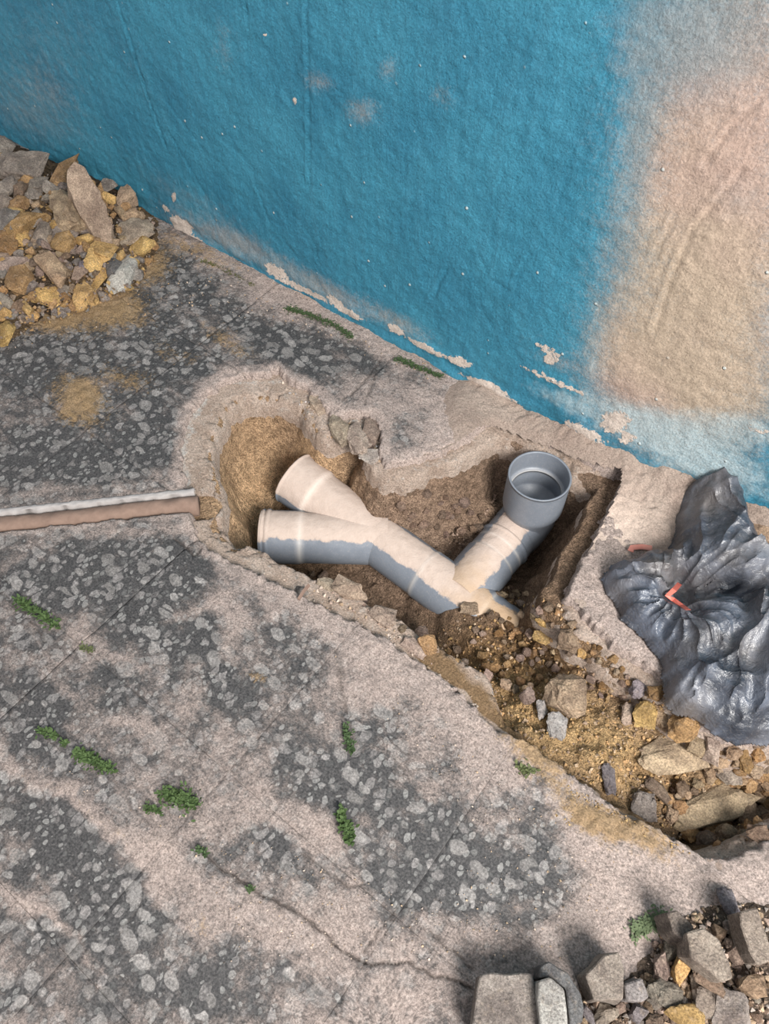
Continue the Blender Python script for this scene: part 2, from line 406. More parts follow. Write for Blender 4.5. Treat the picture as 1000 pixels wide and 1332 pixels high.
def rim_params(x, y):
    z0 = np.full(x.shape, .018); w = np.full(x.shape, .03); dr = np.full(x.shape, .03)
    def put(pts, r, a, b, c):
        nonlocal z0, w, dr
        k = wgt(x, y, pts, r); z0 = z0*(1-k)+a*k; w = w*(1-k)+b*k; dr = dr*(1-k)+c*k
    put([(247,648),(236,590),(262,514),(318,486)], .09, .006, .075, .032)
    put([(257,695),(275,713)], .05, .012, .06, .05)
    put([(345,485),(398,502),(430,541),(480,540)], .07, .010, .05, .035)
    put([(495,580),(560,592),(634,546)], .05, .004, .022, .012)
    put([(815,618),(740,765)], .06, .055, .055, .02)
    put([(757,795),(832,860),(868,885)], .05, .015, .05, .055)
    put([(335,744),(440,797),(520,838),(600,895)], .06, .005, .082, .014)
    put([(700,974),(820,1060),(915,1112)], .06, .02, .015, .03)
    return z0, w, dr
# ------------------------------------------------------------------ floor dust and wear maps
DARK = [(232,358,30,26,30),(262,385,22,16,30),(195,425,75,40,35),(120,450,40,25,30),(40,470,60,36,0),(60,590,100,46,-8),(170,590,90,42,-12),(205,480,36,30,20),
 (230,745,90,52,-20),(110,740,95,48,0),(70,765,50,36,0),(180,815,60,24,25),(270,850,70,26,35),(310,900,40,22,45),(40,900,60,34,0),(60,950,50,28,20),(140,890,60,30,20),(90,1090,110,60,30),
 (150,1150,100,60,30),(40,1210,60,36,20),(185,1255,60,50,0),(30,1300,60,30,0),(300,1245,36,34,0),(440,1290,40,30,0),(250,1300,70,30,0),(400,985,90,40,20),(580,1100,90,62,10),(650,1035,55,34,0),
 (560,1170,60,36,20),(490,1130,50,24,40),(750,1150,28,36,0),(700,1100,40,50,0),(330,790,60,24,30),(400,860,36,26,0),(390,460,40,18,25),(470,470,60,18,30),(560,495,30,12,20),
 (350,1120,40,26,20),(230,1150,36,40,0),(340,430,50,16,25),(520,1250,60,24,10),(670,1150,50,40,0)]
DUSTY = [(300,345,160,24,28,.5),(480,430,160,26,27,.55),(520,510,80,45,20,.5),(560,900,110,46,30,.5),(430,800,110,24,30,.5),(470,860,60,70,0,.4),(330,960,110,36,15,.35),(120,1050,150,14,32,.7),
 (215,1130,60,24,60,.7),(45,1195,75,10,38,.8),(280,1180,100,40,20,.5),(420,1210,90,40,15,.4),(800,1130,130,60,20,.6),(900,1130,140,60,20,.8),(650,980,60,46,30,.35),(560,1280,120,30,10,.4),
 (300,770,50,30,20,.6),(250,800,60,10,-20,.5),(780,1210,110,50,0,.5),(620,1220,60,24,20,.4),(140,930,130,16,30,.4),(120,840,90,14,30,.4),(90,640,150,10,-6,.3),(860,720,120,130,0,1.2),(620,560,60,60,0,.9),
 (940,1240,110,130,0,.7),(400,1080,120,30,15,.35),(170,690,110,9,-7,.4)]
SANDY = [(105,520,46,34,25,.95),(140,395,60,26,10,.7),(60,410,70,26,10,.8),(260,330,80,14,28,.5),(300,445,50,16,30,.5),(230,460,40,18,20,.4),(170,490,50,18,20,.5),(330,868,20,12,0,.6),
 (800,1075,95,30,28,1.0),(690,975,60,26,35,.8),(270,1200,40,30,20,.35),(60,330,110,70,0,.9),(190,345,40,26,0,.6),(120,1050,150,10,32,.3),(690,960,30,20,20,.6)]
def floor_maps(x, y):
    xo, yo = x, y
    x = xo+.022*fbm(xo*9, yo*9, 11.0, 4, .6); y = yo+.022*fbm(xo*9, yo*9, 21.0, 4, .6)
    d = .55+.24*fbm(x*6, y*6, 5.0, 4, .6)+.22*fbm(xo*17, yo*17, 8.0, 4, .7)
    d = d+.12*sstep(-1.3, .2, x)
    for b in DARK: d = d-.36*blob(x, y, *b[:4], b[4])
    for b in DUSTY: d = d+b[5]*(.72 if b[5] < .7 else 1)*blob(x, y, *b[:4], b[4])
    s = np.zeros(x.shape)
    for b in SANDY: s = s+b[5]*blob(x, y, *b[:4], b[4])
    return np.clip(d, 0, 1.5), np.clip(s, 0, 1.2)
CRACKS = [([(258,1102),(290,1130),(330,1160),(375,1180),(412,1207),(450,1240),(478,1252),(500,1255),(528,1251),(560,1268),(612,1283)], .0022, 1.0),
          ([(475,1240),(490,1215),(508,1196),(520,1178)], .0016, .7), ([(470,1245),(455,1275)], .0012, .5),
          ([(393,1110),(420,1130),(455,1155),(475,1150)], .0022, .7), ([(560,1210),(590,1240),(612,1260)], .002, .7),
          ([(434,830),(385,895),(325,975)], .0014, .35), ([(500,462),(470,500),(446,520)], .0022, .7), ([(492,475),(474,525)], .003, .5),
          ([(438,846),(443,880),(447,905),(450,925)], .005, .55), ([(0,772),(30,795),(60,835)], .0016, .6), ([(225,700),(252,722),(262,712)], .0024, .9),
          ([(190,1165),(150,1222)], .0014, .4)]
CRW = [([tuple(P(*p)[:2]) for p in pts], w, s) for pts, w, s in CRACKS]
TX = [-2.50, -2.16, -1.82, -1.48, -1.125, -.755, -.405, -.08, .245, .57, .9]
TY = [-.82, -.50, -.18, .13, .45, .77, WALL_Y+.0]
def chase_d(x, y):
    return seg_dist(x, y, CH_A, CH_B)[0]
def tile_fn(x0, x1, y0, y1, seed):
    tz = .0004*math.sin(seed*12.9); tx = .001*math.sin(seed*7.7); ty = .001*math.sin(seed*3.1)
    def fn(X, Y):
        e = np.minimum(np.minimum(X-x0, x1-X), np.minimum(Y-y0, y1-Y))
        dust, sand = floor_maps(X, Y)
        hd = hole_d(X, Y)+.006*fbm(X*45, Y*45, 2.0, 3)+.004*noise(X*140, Y*140)
        cd = chase_d(X, Y)+.004*fbm(X*40, Y*40, 9.0, 3)
        Z = tz+tx*(X-(x0+x1)/2)+ty*(Y-(y0+y1)/2)
        cover = np.clip(dust-.55, 0, 1)
        joint = np.exp(-(np.maximum(e-.0008, 0)/.0022)**2)
        Z = Z-.0018*joint*(1-.7*np.clip(cover*2, 0, 1))+cover*(.0028*fbm(X*60, Y*60, 1.0, 3)+.0025)+np.clip(sand, 0, 1)*(.004+.004*fbm(X*70, Y*70, 3.3, 3))
        Z = Z+.0007*fbm(X*30, Y*30, 4.0, 3)
        g = joint*.10*(1-np.clip(cover*2, 0, 1))
        wx = X+.004*noise(X*60, Y*60, 7.7); wy = Y+.004*noise(X*60, Y*60, 3.7)
        for pts, w, s in CRW:
            if x1 < min(p[0] for p in pts)-.03 or x0 > max(p[0] for p in pts)+.03: continue
            k = np.exp(-(line_dist(wx, wy, pts)/w)**2)*s; Z = Z-.005*k; g = np.maximum(g, k)
        Z = Z-.045*sstep(-.004, .006, hd)-.010*sstep(-.030, .0, hd)*np.clip(.35+fbm(X*22, Y*22, 6.0, 2), 0, 1)
        Z = Z-.045*sstep(.026, .020, cd)
        mask = (hd < .012) & (cd > .012)
        dust = dust+.7*sstep(-.035, .0, hd)+.35*sstep(.045, .024, cd)+1.0*sstep(-.003, .004, hd)
        return X, Y, Z, mask, dict(dust=dust, sand=np.clip(sand, 0, 1), groove=g)
    return fn
# floor slab (concrete under the tiles), broken away around the hole
def screed_fn(X, Y):
    hd = hole_d(X, Y)+.006*fbm(X*24, Y*24, 2.5, 3)
    z0, w, dr = rim_params(X, Y)
    w = w*(1+.28*fbm(X*14, Y*14, 8.0, 2))
    t = np.clip(hd/np.maximum(w, .006), 0, 1)
    lum = billow(X*34, Y*34, 4.4, 4)*1.15
    Z = -.020+(.020-z0)*sstep(-.01, .004, hd)-dr*t**1.3+.020*(lum-.35)*sstep(0, .015, hd)*sstep(w+.008, w-.012, hd)
    Z = Z-np.maximum(hd-w, 0)*6.0
    cd = chase_d(X, Y); Z = np.minimum(Z, -.020-.025*sstep(.034, .026, cd))
    Z = np.where(hd < -.004, np.minimum(Z, -.02), Z)
    sand = .9*sstep(.0, .03, hd-w)+.75*wgt(X, Y, [(560,850),(640,935),(700,985),(870,1090)], .05)*sstep(0, .01, hd)
    sand = sand+.55*wgt(X, Y, [(823,604),(735,772)], .05)*sstep(.0, .02, hd)
    white = .55*wgt(X, Y, [(245,630),(233,590),(243,540),(265,512)], .02)+.5*wgt(X, Y, [(455,540),(485,545)], .02)+.5*wgt(X, Y, [(300,490),(372,488)], .012)
    return X, Y, Z, (Z > -.20) & (np.hypot(X-P(702, 619, -.015)[0], Y-P(702, 619, -.015)[1]) > .068), dict(sand=np.clip(sand, 0, 1), white=np.clip(white, 0, 1))
# soil in the hole: control heights at photo points
SOIL_CP = [(300,600,-.12),(330,560,-.14),(330,640,-.20),(330,700,-.24),(370,690,-.26),(380,560,-.16),(400,600,-.24),(420,640,-.25),(300,660,-.17),(420,560,-.13),(450,600,-.19),(480,620,-.17),(520,615,-.09),(560,605,-.07),(540,640,-.14),(600,610,-.09),(600,650,-.15),
 (520,660,-.20),(560,690,-.21),(570,715,-.23),(640,600,-.08),(640,650,-.20),(660,620,-.16),(700,600,-.08),(760,625,-.07),(770,660,-.17),(740,680,-.24),(700,730,-.27),(720,770,-.27),(660,750,-.25),(670,770,-.215),(700,790,-.19),
 (410,745,-.25),(450,760,-.26),(500,800,-.25),(545,830,-.22),(580,850,-.19),(620,825,-.135),(610,800,-.15),(640,815,-.14),(660,820,-.15),(690,830,-.15),(730,840,-.14),(650,870,-.13),(700,880,-.11),(640,900,-.10),(690,930,-.075),(735,900,-.07),(780,880,-.075),(820,900,-.075),(700,960,-.05),(760,960,-.05),(790,990,-.04),(840,960,-.06),(880,970,-.06),(940,960,-.07),
 (830,1020,-.075),(870,1020,-.11),(860,1060,-.085),(920,1010,-.08),(980,1000,-.09),(940,1060,-.12),(900,1080,-.13),(960,1090,-.14),(1000,1060,-.15),(1050,1020,-.13)]
SCW = np.array([P(x, y, z) for x, y, z in SOIL_CP])
def soil_base(X, Y):
    num = 0; den = 0
    for cx, cy, cz in SCW:
        w = 1.0/((X-cx)**2+(Y-cy)**2+.0006)**1.9; num = num+w*cz; den = den+w
    return num/den
def smudge(X, Y, lst):
    r = np.zeros(X.shape)
    for b in lst: r = np.maximum(r, b[5]*blob(X, Y, *b[:4], b[4]))
    return r
def soil_z(X, Y):
    hd = hole_d(X, Y)
    Z = soil_base(X, Y)
    loose = smudge(X, Y, [(560,640,110,60,0,1.0),(740,900,110,100,20,.9),(650,830,90,60,0,.8),(880,1000,120,80,20,.7)])
    Z = Z+.014*(billow(X*22, Y*22, 1.2, 3)-.4)*(.35+loose)+.006*fbm(X*60, Y*60, .4, 3)*(.4+loose)
    z0, w, dr = rim_params(X, Y)
    kk = 2.6+2.5*wgt(X, Y, [(823,604),(735,772)], .06)+1.0*wgt(X, Y, [(702,577),(800,605)], .06)
    w = w*(1+.28*fbm(X*14, Y*14, 8.0, 2))
    wz = -.022-dr-z0*.6-(hd-w+.006*fbm(X*24, Y*24, 2.5, 3))*kk+.010*(billow(X*30, Y*30, 6.2, 3)-.4)
    m = np.maximum(Z, np.minimum(wz, -.03))
    sx, sy = P(702, 619, -.015)[:2]; m = np.minimum(m, -.135+.9*np.maximum(np.hypot(X-sx, Y-sy)-.066, 0)**.8*4)
    return m
def soil_fn(X, Y):
    Z = soil_z(X, Y); hd = hole_d(X, Y)
    base = np.zeros(X.shape+(3,)); base[:] = (.30, .205, .14)
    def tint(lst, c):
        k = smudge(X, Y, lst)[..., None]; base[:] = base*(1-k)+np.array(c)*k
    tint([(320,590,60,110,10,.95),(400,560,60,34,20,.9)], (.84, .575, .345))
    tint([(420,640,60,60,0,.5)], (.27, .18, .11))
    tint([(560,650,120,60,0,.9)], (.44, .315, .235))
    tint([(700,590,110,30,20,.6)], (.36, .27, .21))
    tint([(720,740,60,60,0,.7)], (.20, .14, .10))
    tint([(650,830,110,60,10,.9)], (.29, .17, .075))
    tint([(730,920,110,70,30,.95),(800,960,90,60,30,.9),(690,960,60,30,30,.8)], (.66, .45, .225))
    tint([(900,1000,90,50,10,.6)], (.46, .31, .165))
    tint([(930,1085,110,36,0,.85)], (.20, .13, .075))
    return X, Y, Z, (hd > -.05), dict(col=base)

# coarse concrete everywhere, fine around the hole
hx = [p[0] for p in HOLE]; hy = [p[1] for p in HOLE]
soil_s = Sampler(soil_z, min(hx)-.1, max(hx)+.1, min(hy)-.1, max(hy)+.1, .005)
HB = (min(hx)-.06, max(hx)+.06, min(hy)-.06, min(WALL_Y, max(hy)+.06))
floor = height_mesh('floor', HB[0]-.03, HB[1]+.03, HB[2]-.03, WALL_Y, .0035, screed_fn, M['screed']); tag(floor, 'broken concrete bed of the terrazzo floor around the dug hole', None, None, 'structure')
def flat_fn(X, Y):
    inb = (X > HB[0]) & (X < HB[1]) & (Y > HB[2]) & (Y < WALL_Y+.1)
    cd = chase_d(X, Y)
    return X, Y, np.full(X.shape, -.021)-.025*sstep(.04, .02, cd), ~inb, dict(sand=np.zeros(X.shape), white=np.zeros(X.shape))
height_mesh('concrete_bed', -2.5, .9, -.82, WALL_Y, .02, flat_fn, M['screed'], floor)
k = 0
for i in range(len(TX)-1):
    for j in range(len(TY)-1):
        x0, x1, y0, y1 = TX[i], TX[i+1], TY[j], TY[j+1]
        gx, gy = np.meshgrid(np.linspace(x0, x1, 12), np.linspace(y0, y1, 12))
        near = hole_d(gx, gy).max() > -.03 or chase_d(gx, gy).min() < .04
        far = x1 < -2.1 or x0 > .5 or y1 < -.3
        height_mesh('floor_tile', x0+.0002, x1-.0002, y0+.0002, y1-.0002, .012 if far else (.003 if near or any(x0 < q[0] < x1 and y0 < q[1] < y1 for c_ in CRW for q in c_[0]) else .0042), tile_fn(x0, x1, y0, y1, k), M['terr'], floor); k += 1
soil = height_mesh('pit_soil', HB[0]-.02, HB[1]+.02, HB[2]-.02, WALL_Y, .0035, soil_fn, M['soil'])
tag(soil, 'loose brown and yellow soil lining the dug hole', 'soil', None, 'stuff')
ub = bpy.data.meshes.new('subsoil'); bm = bmesh.new(); bmesh.ops.create_cube(bm, size=1)
for v in bm.verts: v.co = Vector((v.co.x*4-.8, v.co.y*2.6, v.co.z*.1-.60))
bm.to_mesh(ub); bm.free(); tag(link('ground', ub, M['dust']), None, None, None, 'structure')

# ------------------------------------------------------------------ blue wall
WORN = [(930,330,150,260,8,1.0),(960,120,110,130,0,.42),(880,230,50,90,10,.45),(830,470,70,90,0,.8),(900,500,130,60,10,.8),(470,145,30,22,10,.42),(412,106,24,16,10,.4),(505,90,16,22,10,.35),(575,125,26,20,0,.3),(60,115,60,30,30,.3),
 (180,95,30,70,-15,.15),(290,60,24,50,0,.25),(240,290,70,16,30,.35),(310,315,60,16,28,.5),(420,375,70,16,28,.5),(520,420,60,14,28,.45),(720,470,40,10,20,.35)]
GREY = [(900,40,130,110,0,.85),(830,180,30,140,4,.6),(60,60,120,90,0,.35),(40,150,90,40,25,.5),(250,260,130,24,30,.4),(330,330,130,16,28,.6),(470,400,120,14,28,.4),(960,260,60,40,0,.4),(790,330,24,90,0,.4)]
PALEB = [(900,590,130,30,24,.95),(830,545,90,22,15,.6),(770,470,26,60,10,.35),(960,555,80,26,10,.6),(730,520,60,14,24,.45),(690,440,60,30,20,.2)]
CHIPS = [(236,291,19,9,35,1),(215,270,9,4,30,.8),(226,256,4,8,0,.8),(250,308,30,4,32,.8),(360,352,20,9,30,.9),(398,378,40,5,27,.9),(455,405,26,5,28,.9),(435,390,14,5,35,.8),(515,428,14,6,30,.9),(555,452,36,5,27,.9),(600,470,18,6,20,.9),(383,131,4,5,0,.9),(345,45,3,3,0,.9),(715,468,12,8,0,.9),
 (712,455,24,7,25,.6),(800,548,22,16,0,.95),(815,570,14,8,0,.8),(720,495,60,5,25,.7),(680,540,46,8,28,.9),(760,560,40,9,25,.8),(985,560,22,9,20,.6),(640,505,50,7,27,.9)]
SCR = [([(1000,118),(955,160),(915,212)], .0016), ([(965,222),(900,300),(872,365),(850,430)], .0018), ([(876,282),(850,335)], .0014), ([(398,0),(400,90),(402,240)], .0010), ([(152,0),(170,55),(190,120),(215,190)], .0016),
       ([(205,120),(260,190),(330,250)], .0012), ([(215,165),(270,260)], .0012), ([(280,170),(330,220),(380,280)], .0014), ([(580,350),(562,388)], .0016), ([(330,240),(350,290),(385,335)], .0012), ([(688,330),(672,362)], .0013), ([(318,0),(322,22)], .001),
       ([(390,290),(410,320),(414,345)], .0012), ([(620,330),(635,360),(660,376)], .0012)]
SCW_ = [([tuple(PW(*p)[[0, 2]]) for p in pts], w) for pts, w in SCR]
def wall_mesh(x0, x1, z0, z1, step, parent=None, name='wall_back'):
    nx = int((x1-x0)/step)+1; nz = int((z1-z0)/step)+1
    X, Z = np.meshgrid(np.linspace(x0, x1, nx), np.linspace(z0, z1, nz))
    B = lambda lst: smudge_w(X, Z, lst)
    def smudge_w(X, Z, lst):
        r = np.zeros(X.shape)
        for b in lst: r = 1-(1-r)*(1-np.clip(b[5]*blob(X, Z, b[0], b[1], b[2], b[3], b[4], PW, b[6] if len(b) > 6 else 1.0), 0, 1))
        return r
    worn = B(WORN); grey = B(GREY); pale = B(PALEB); chip = smudge_w(X, Z, [c+(1.6,) for c in CHIPS])
    worn = np.maximum(worn, .8*sstep(.15, .75, X)*sstep(1.2, .1, Z))
    Y = WALL_Y-.0025*fbm(X*9, Z*9, 0, 3)-.0016*fbm(X*45, Z*45, 4, 3)-.0010*noise(X*120, Z*120)
    Y = Y-.006*sstep(.10, .0, Z)*(.5+fbm(X*12, Z*30, 2, 2))
    for pts, w in [(p_, max(w_*2.2, .0032)) for p_, w_ in SCW_]: Y = Y+.0034*np.exp(-(line_dist(X, Z, pts)/w)**2)-.0022*np.exp(-(line_dist(X+w*1.8, Z-w, pts)/w)**2)
    Y = np.minimum(Y, WALL_Y+.004)-.0010*np.clip(chip, 0, 1)
    V = np.stack([X.ravel(), Y.ravel(), Z.ravel()], 1); F = grid_faces(nx, nz)
    A = dict(worn=worn.ravel(), grey=grey.ravel(), pale=pale.ravel(), chip=chip.ravel())
    return link(name, mesh_np(name, V, F, A), M['wall'], parent)
wall = tag(wall_mesh(-2.5, .9, -.06, .95, .0048), None, None, None, 'structure')
wall_mesh(-2.5, .9, .95, 2.4, .03, wall, 'upper_wall')

# ------------------------------------------------------------------ dust banked against the wall and over the slab
def dust_fn(X, Y):
    hd = hole_d(X, Y)
    px = sstep(-.66, -.20, X)*.040+sstep(-.25, .08, X)*.040
    bank = px*np.exp(-np.maximum(WALL_Y-Y, 0)/.055)+.010*sstep(-1.5, -1.2, X)*np.exp(-(WALL_Y-Y)/.02)*(.6+.8*noise(X*14, 3.3))
    ramp = .020*blob(X, Y, 615, 535, 34, 40, -30, hard=1.6)
    slab = .0065*smudge(X, Y, [(850,700,90,110,0,1.0),(810,800,70,60,30,.9),(900,640,90,40,20,1.0)])
    rimd = .004*smudge(X, Y, [(940,1130,90,40,15,1.0),(600,590,90,30,-20,.8)])
    Z = -.006+bank+ramp+slab+rimd
    lump = fbm(X*26, Y*26, 7.0, 4)
    Z = Z+lump*(.006*np.clip(bank/.03, 0, 1)+.0016)+.008*(billow(X*48, Y*48, 2.0, 3)-.4)*np.clip(bank/.015, 0, 1)
    lim = .022*wgt(X, Y, [(640,545),(702,577),(800,605)], .04)-.003+.004*wgt(X, Y, [(500,602),(580,583),(634,546)], .03)
    Z = Z-np.maximum(hd-.004, 0)*np.where(hd < .09, .95, 2.0)
    mask = (Z > -.0045) & (hd < lim)
    mask |= (hd > -.004) & (hd < lim) & (Z > -.12)
    sx, sy = P(702, 619, -.015)[:2]; mask &= np.hypot(X-sx, Y-sy) > .069
    sand = .25*fbm(X*8, Y*8, 1.0, 2)+.45*blob(X, Y, 690, 600, 60, 18, 20)
    return X, Y, Z, mask, dict(sand=np.clip(sand, 0, 1), fine=np.clip(smudge(X, Y, [(800,690,60,70,0,1.0),(830,760,60,60,0,.9)]), 0, 1))
dusto = height_mesh('dust_drift', -1.75, .6, .45, WALL_Y-.001, .0035, dust_fn, M['dust'])
tag(dusto, 'pinkish plaster dust banked along the foot of the blue wall', 'dust', None, 'stuff')

# ------------------------------------------------------------------ PVC drain pipe
def frames(path):
    path = [Vector(p) for p in path]; T = []
    for i in range(len(path)):
        a = path[max(i-1, 0)]; b = path[min(i+1, len(path)-1)]
        d = (b-a)
        T.append(d.normalized() if d.length > 1e-7 else (T[-1] if T else Vector((1, 0, 0))))
    return path, T
def sweep(name, path, radii, parent, dust_bias=0.0, dustf=None, sandf=None, seams=(), n=72, T=None, mat='pvc', lump=.0018, inner_from=None):
    path, TT = frames(path)
    if T is not None: TT = [Vector(t).normalized() for t in T]
    up0 = Vector((0, 0, 1)) if abs(TT[0].z) < .9 else Vector((-1, 0, 0))
    V = []; seam = []; inner = []
    side = TT[0].cross(up0).normalized()
    for i, (p, t) in enumerate(zip(path, TT)):
        side = (side-t*side.dot(t)).normalized(); up = side.cross(t)
        for k in range(n):
            a = 2*math.pi*k/n
            V.append(p+(side*math.cos(a)+up*math.sin(a))*radii[i])
        sv = 0
        for s in seams: sv = max(sv, math.exp(-((i-s)/1.0)**2))
        seam += [sv]*n; inner += [1.0 if inner_from is not None and i >= inner_from else 0.0]*n
    V = np.array([tuple(v) for v in V]); m = len(path)
    C = np.repeat(np.array([tuple(p) for p in path]), n, 0)
    N = (V-C); N /= np.maximum(np.linalg.norm(N, axis=1), 1e-9)[:, None]
    i = np.arange(m*n).reshape(m, n)
    F = np.stack([i[:-1], np.roll(i[:-1], -1, 1), np.roll(i[1:], -1, 1), i[1:]], -1).reshape(-1, 4)
    inner = np.array(inner)
    x, y, z = V.T
    d = .5+(N[:, 2]-.78)*1.3+.10*fbm(x*28, y*28, z*28, 3)+dust_bias
    if dustf: d = d+dustf(x, y, z)
    d = np.where(inner > .5, 0, d)
    k = sstep(.47, .56, d)
    V = V+N*(k*(lump*.7+lump*.5*fbm(x*70, y*70, z*70, 3)))[:, None]
    A = dict(dust=np.clip(d, 0, 1), seam=np.array(seam), sand=(sandf(x, y, z) if sandf else np.zeros(len(V))))
    return link(name, mesh_np(name, V, F, A), M[mat], parent)
def lerp_path(a, b, n): 
    a = np.array(a); b = np.array(b); return [tuple(a+(b-a)*t) for t in np.linspace(0, 1, n)]
R = .0545
pipe = bpy.data.objects.new('drain_pipe', None); COL.objects.link(pipe)
pipe.location = (-.45, .69, -.25)
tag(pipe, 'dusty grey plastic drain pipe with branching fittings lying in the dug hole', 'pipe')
bpy.context.view_layer.update()
def pp(o): o.matrix_parent_inverse = pipe.matrix_world.inverted() if False else Matrix.Translation(-Vector(pipe.location)); return o
J1 = np.array((-.560, .697, -.176)); J2 = np.array((-.345, .694, -.188)); END = np.array((-.17, .690, -.205))
ARM = np.array((-.785, .693, -.142)); LOW = np.array((-.752, .552, -.172)); TEE = np.array((-.333, .934, -.172))
sandend = lambda x, y, z: .6*sstep(-.38, -.25, x+.03*noise(x*40, y*40))
def straight(name, a, b, n, prof=None, **kw):
    path = lerp_path(a, b, n); rad = [R]*n
    if prof:
        for i in range(n): rad[i] = R*prof(i/(n-1))
    t = np.array(b)-np.array(a)
    return pp(sweep(name, path, rad, pipe, T=[t]*n, **kw))
straight('main_pipe', J1+(J1-J2)*.12, END, 100, prof=lambda t: 1.035 if .37 < t < .72 else 1.0, seams=(37, 72), sandf=sandend, dustf=lambda x, y, z: -.16*sstep(-.32, -.28, x))
# open socket arms: outer wall, lip, inner wall
def socket_arm(name, a, b, L_out, sock=.30, rs=1.10, bias=0.0, wall=.0045, depth=.10):
    a = np.array(a); b = np.array(b); t = (b-a); Ln = np.linalg.norm(t); t = t/Ln
    pts = []; rad = []; n = 46
    for q in np.linspace(0, 1, n):
        pts.append(a+(b-a)*q); rad.append(R*(1+(rs-1)*float(sstep(1-sock-.07, 1-sock, q))))
    n_out = len(pts)
    r1 = R*rs
    for dr, dl in ((.0012, .0), (.0012, .003), (-.001, .0045), (-wall, .003)):
        pts.append(b+t*dl); rad.append(r1+dr)
    for q in np.linspace(0, 1, 12):
        pts.append(b-t*(depth*q)); rad.append(r1-wall if q < .7 else r1-wall-.004)
    pts.append(b-t*depth); rad.append(.001)
    return pp(sweep(name, pts, rad, pipe, dust_bias=bias, seams=(int(n*(1-sock-.03)),), T=[t]*len(pts), inner_from=n_out+3))
socket_arm('straight_arm', J1, ARM, .2, sock=.26, rs=1.10, bias=.75)
angled = socket_arm('angled_arm', J1+np.array((.02, .012, 0)), LOW, .2, sock=.28, rs=1.05, bias=.02)
# ring seal at the angled arm's mouth
dv = (LOW-J1)/np.linalg.norm(LOW-J1)
def ring(name, c, t, r, w, h, parent, bias=0.0, seam=False):
    pts = []; rad = []
    for q in np.linspace(0, 1, 9):
        pts.append(np.array(c)+np.array(t)*w*(q-.5)); rad.append(r+h*math.sin(math.pi*q))
    return sweep(name, pts, rad, parent, dust_bias=bias, T=[t]*9, lump=.0006, seams=(4,) if seam else ())
ring('seal_ring', LOW-dv*.012, dv, R*1.055, .012, .003, angled, .05)
ring('seal_ring', LOW-dv*.001, dv, R*1.06, .007, .0022, angled, .05)
tv = (TEE-J2)/np.linalg.norm(TEE-J2)
branch = straight('branch_pipe', J2, J2+(TEE-J2)*.86, 70, prof=lambda t: 1.045 if (t < .52) else 1.0, seams=(36, 46), sandf=lambda x, y, z: .45*sstep(.80, .68, y+.03*noise(x*40, y*40)))
ring('collar', J2+(TEE-J2)*.66, tv, R*1.0, .012, .0035, branch, .0)
# elbow up to the open socket
RIMC = P(702, 619, -.015)
ctr = J2+(TEE-J2)*.80
arc = []; nA = 22
top = np.array((RIMC[0], RIMC[1], TEE[2]+.035))
p0 = ctr; p1 = np.array((top[0], top[1], TEE[2]+.002)); p2 = top
for q in np.linspace(0, 1, nA):
    arc.append(tuple((1-q)**2*p0+2*q*(1-q)*p1+q*q*p2))
pp(sweep('elbow', arc, [R*1.03]*nA, pipe, dust_bias=-.02))
pts = []; rad = []; zt = RIMC[2]; zb = TEE[2]+.012
for q in np.linspace(0, 1, 24): pts.append((RIMC[0], RIMC[1], zb+(zt-zb)*q)); rad.append(.0555+.0075*float(sstep(.18, .40, q)))
n_out = len(pts)
for dr, dl in ((.0005, .0), (.0, .0012), (-.002, .0018), (-.0042, .0006)): pts.append((RIMC[0], RIMC[1], zt+dl)); rad.append(.063+dr)
for q in np.linspace(0, 1, 12): pts.append((RIMC[0], RIMC[1], zt-.048*q)); rad.append(.0588)
pts.append((RIMC[0], RIMC[1], zt-.049)); rad.append(.0540); pts.append((RIMC[0], RIMC[1], zt-.050)); rad.append(.0515)
for q in np.linspace(0, 1, 8): pts.append((RIMC[0], RIMC[1], zt-.05-.045*q)); rad.append(.0515)
pts.append((RIMC[0], RIMC[1], zt-.097)); rad.append(.001)
pp(sweep('upright_socket', pts, rad, pipe, dust_bias=-.35, T=[(0, 0, 1)]*len(pts), inner_from=n_out+2, seams=(n_out+17,)))

# ------------------------------------------------------------------ conduit in the chase
cz = -.016
dch = (CH_B-CH_A)/np.linalg.norm(CH_B-CH_A); nch = np.array((-dch[1], dch[0]))
pth = [tuple((*(CH_A+(CH_B-CH_A)*q+nch*(-.003+.0015*math.sin(9*q))), cz)) for q in np.linspace(0, .985, 120)]
def conduit():
    path, TT = frames(pth); n = 26; V = []
    for p, t in zip(path, TT):
        s = t.cross(Vector((0, 0, 1))).normalized(); u = s.cross(t)
        for k in range(n): V.append(tuple(p+(s*math.cos(2*math.pi*k/n)+u*math.sin(2*math.pi*k/n))*.0195))
    V = np.array(V); V[:, 2] += .0022*fbm(V[:, 0]*40, V[:, 1]*40, V[:, 2]*40, 3)
    i = np.arange(len(path)*n).reshape(-1, n)
    F = np.stack([i[:-1], np.roll(i[:-1], -1, 1), np.roll(i[1:], -1, 1), i[1:]], -1).reshape(-1, 4)
    me = mesh_np('conduit_pipe', V, F)
    bm = bmesh.new(); bm.from_mesh(me); bm.edges.ensure_lookup_table()
    bmesh.ops.holes_fill(bm, edges=[e for e in bm.edges if e.is_boundary]); bm.to_mesh(me); bm.free()
    return link('conduit_pipe', me, M['conduit'])
tag(conduit(), 'thin brown conduit pipe lying in the chase cut across the terrazzo', 'pipe')
def mortar_fn(X, Y):
    return X, Y, X, None, {}
n1_, n2_ = 160, 12
U, Wv = np.meshgrid(np.linspace(0, .975, n1_), np.linspace(0, 1, n2_))
offs = .016+.014*Wv+.003*fbm(U*30, Wv*0+2.0, 0, 2)*(Wv > .9)+.0035*fbm(U*24, Wv*0+7, 0, 3)*(Wv < .1)
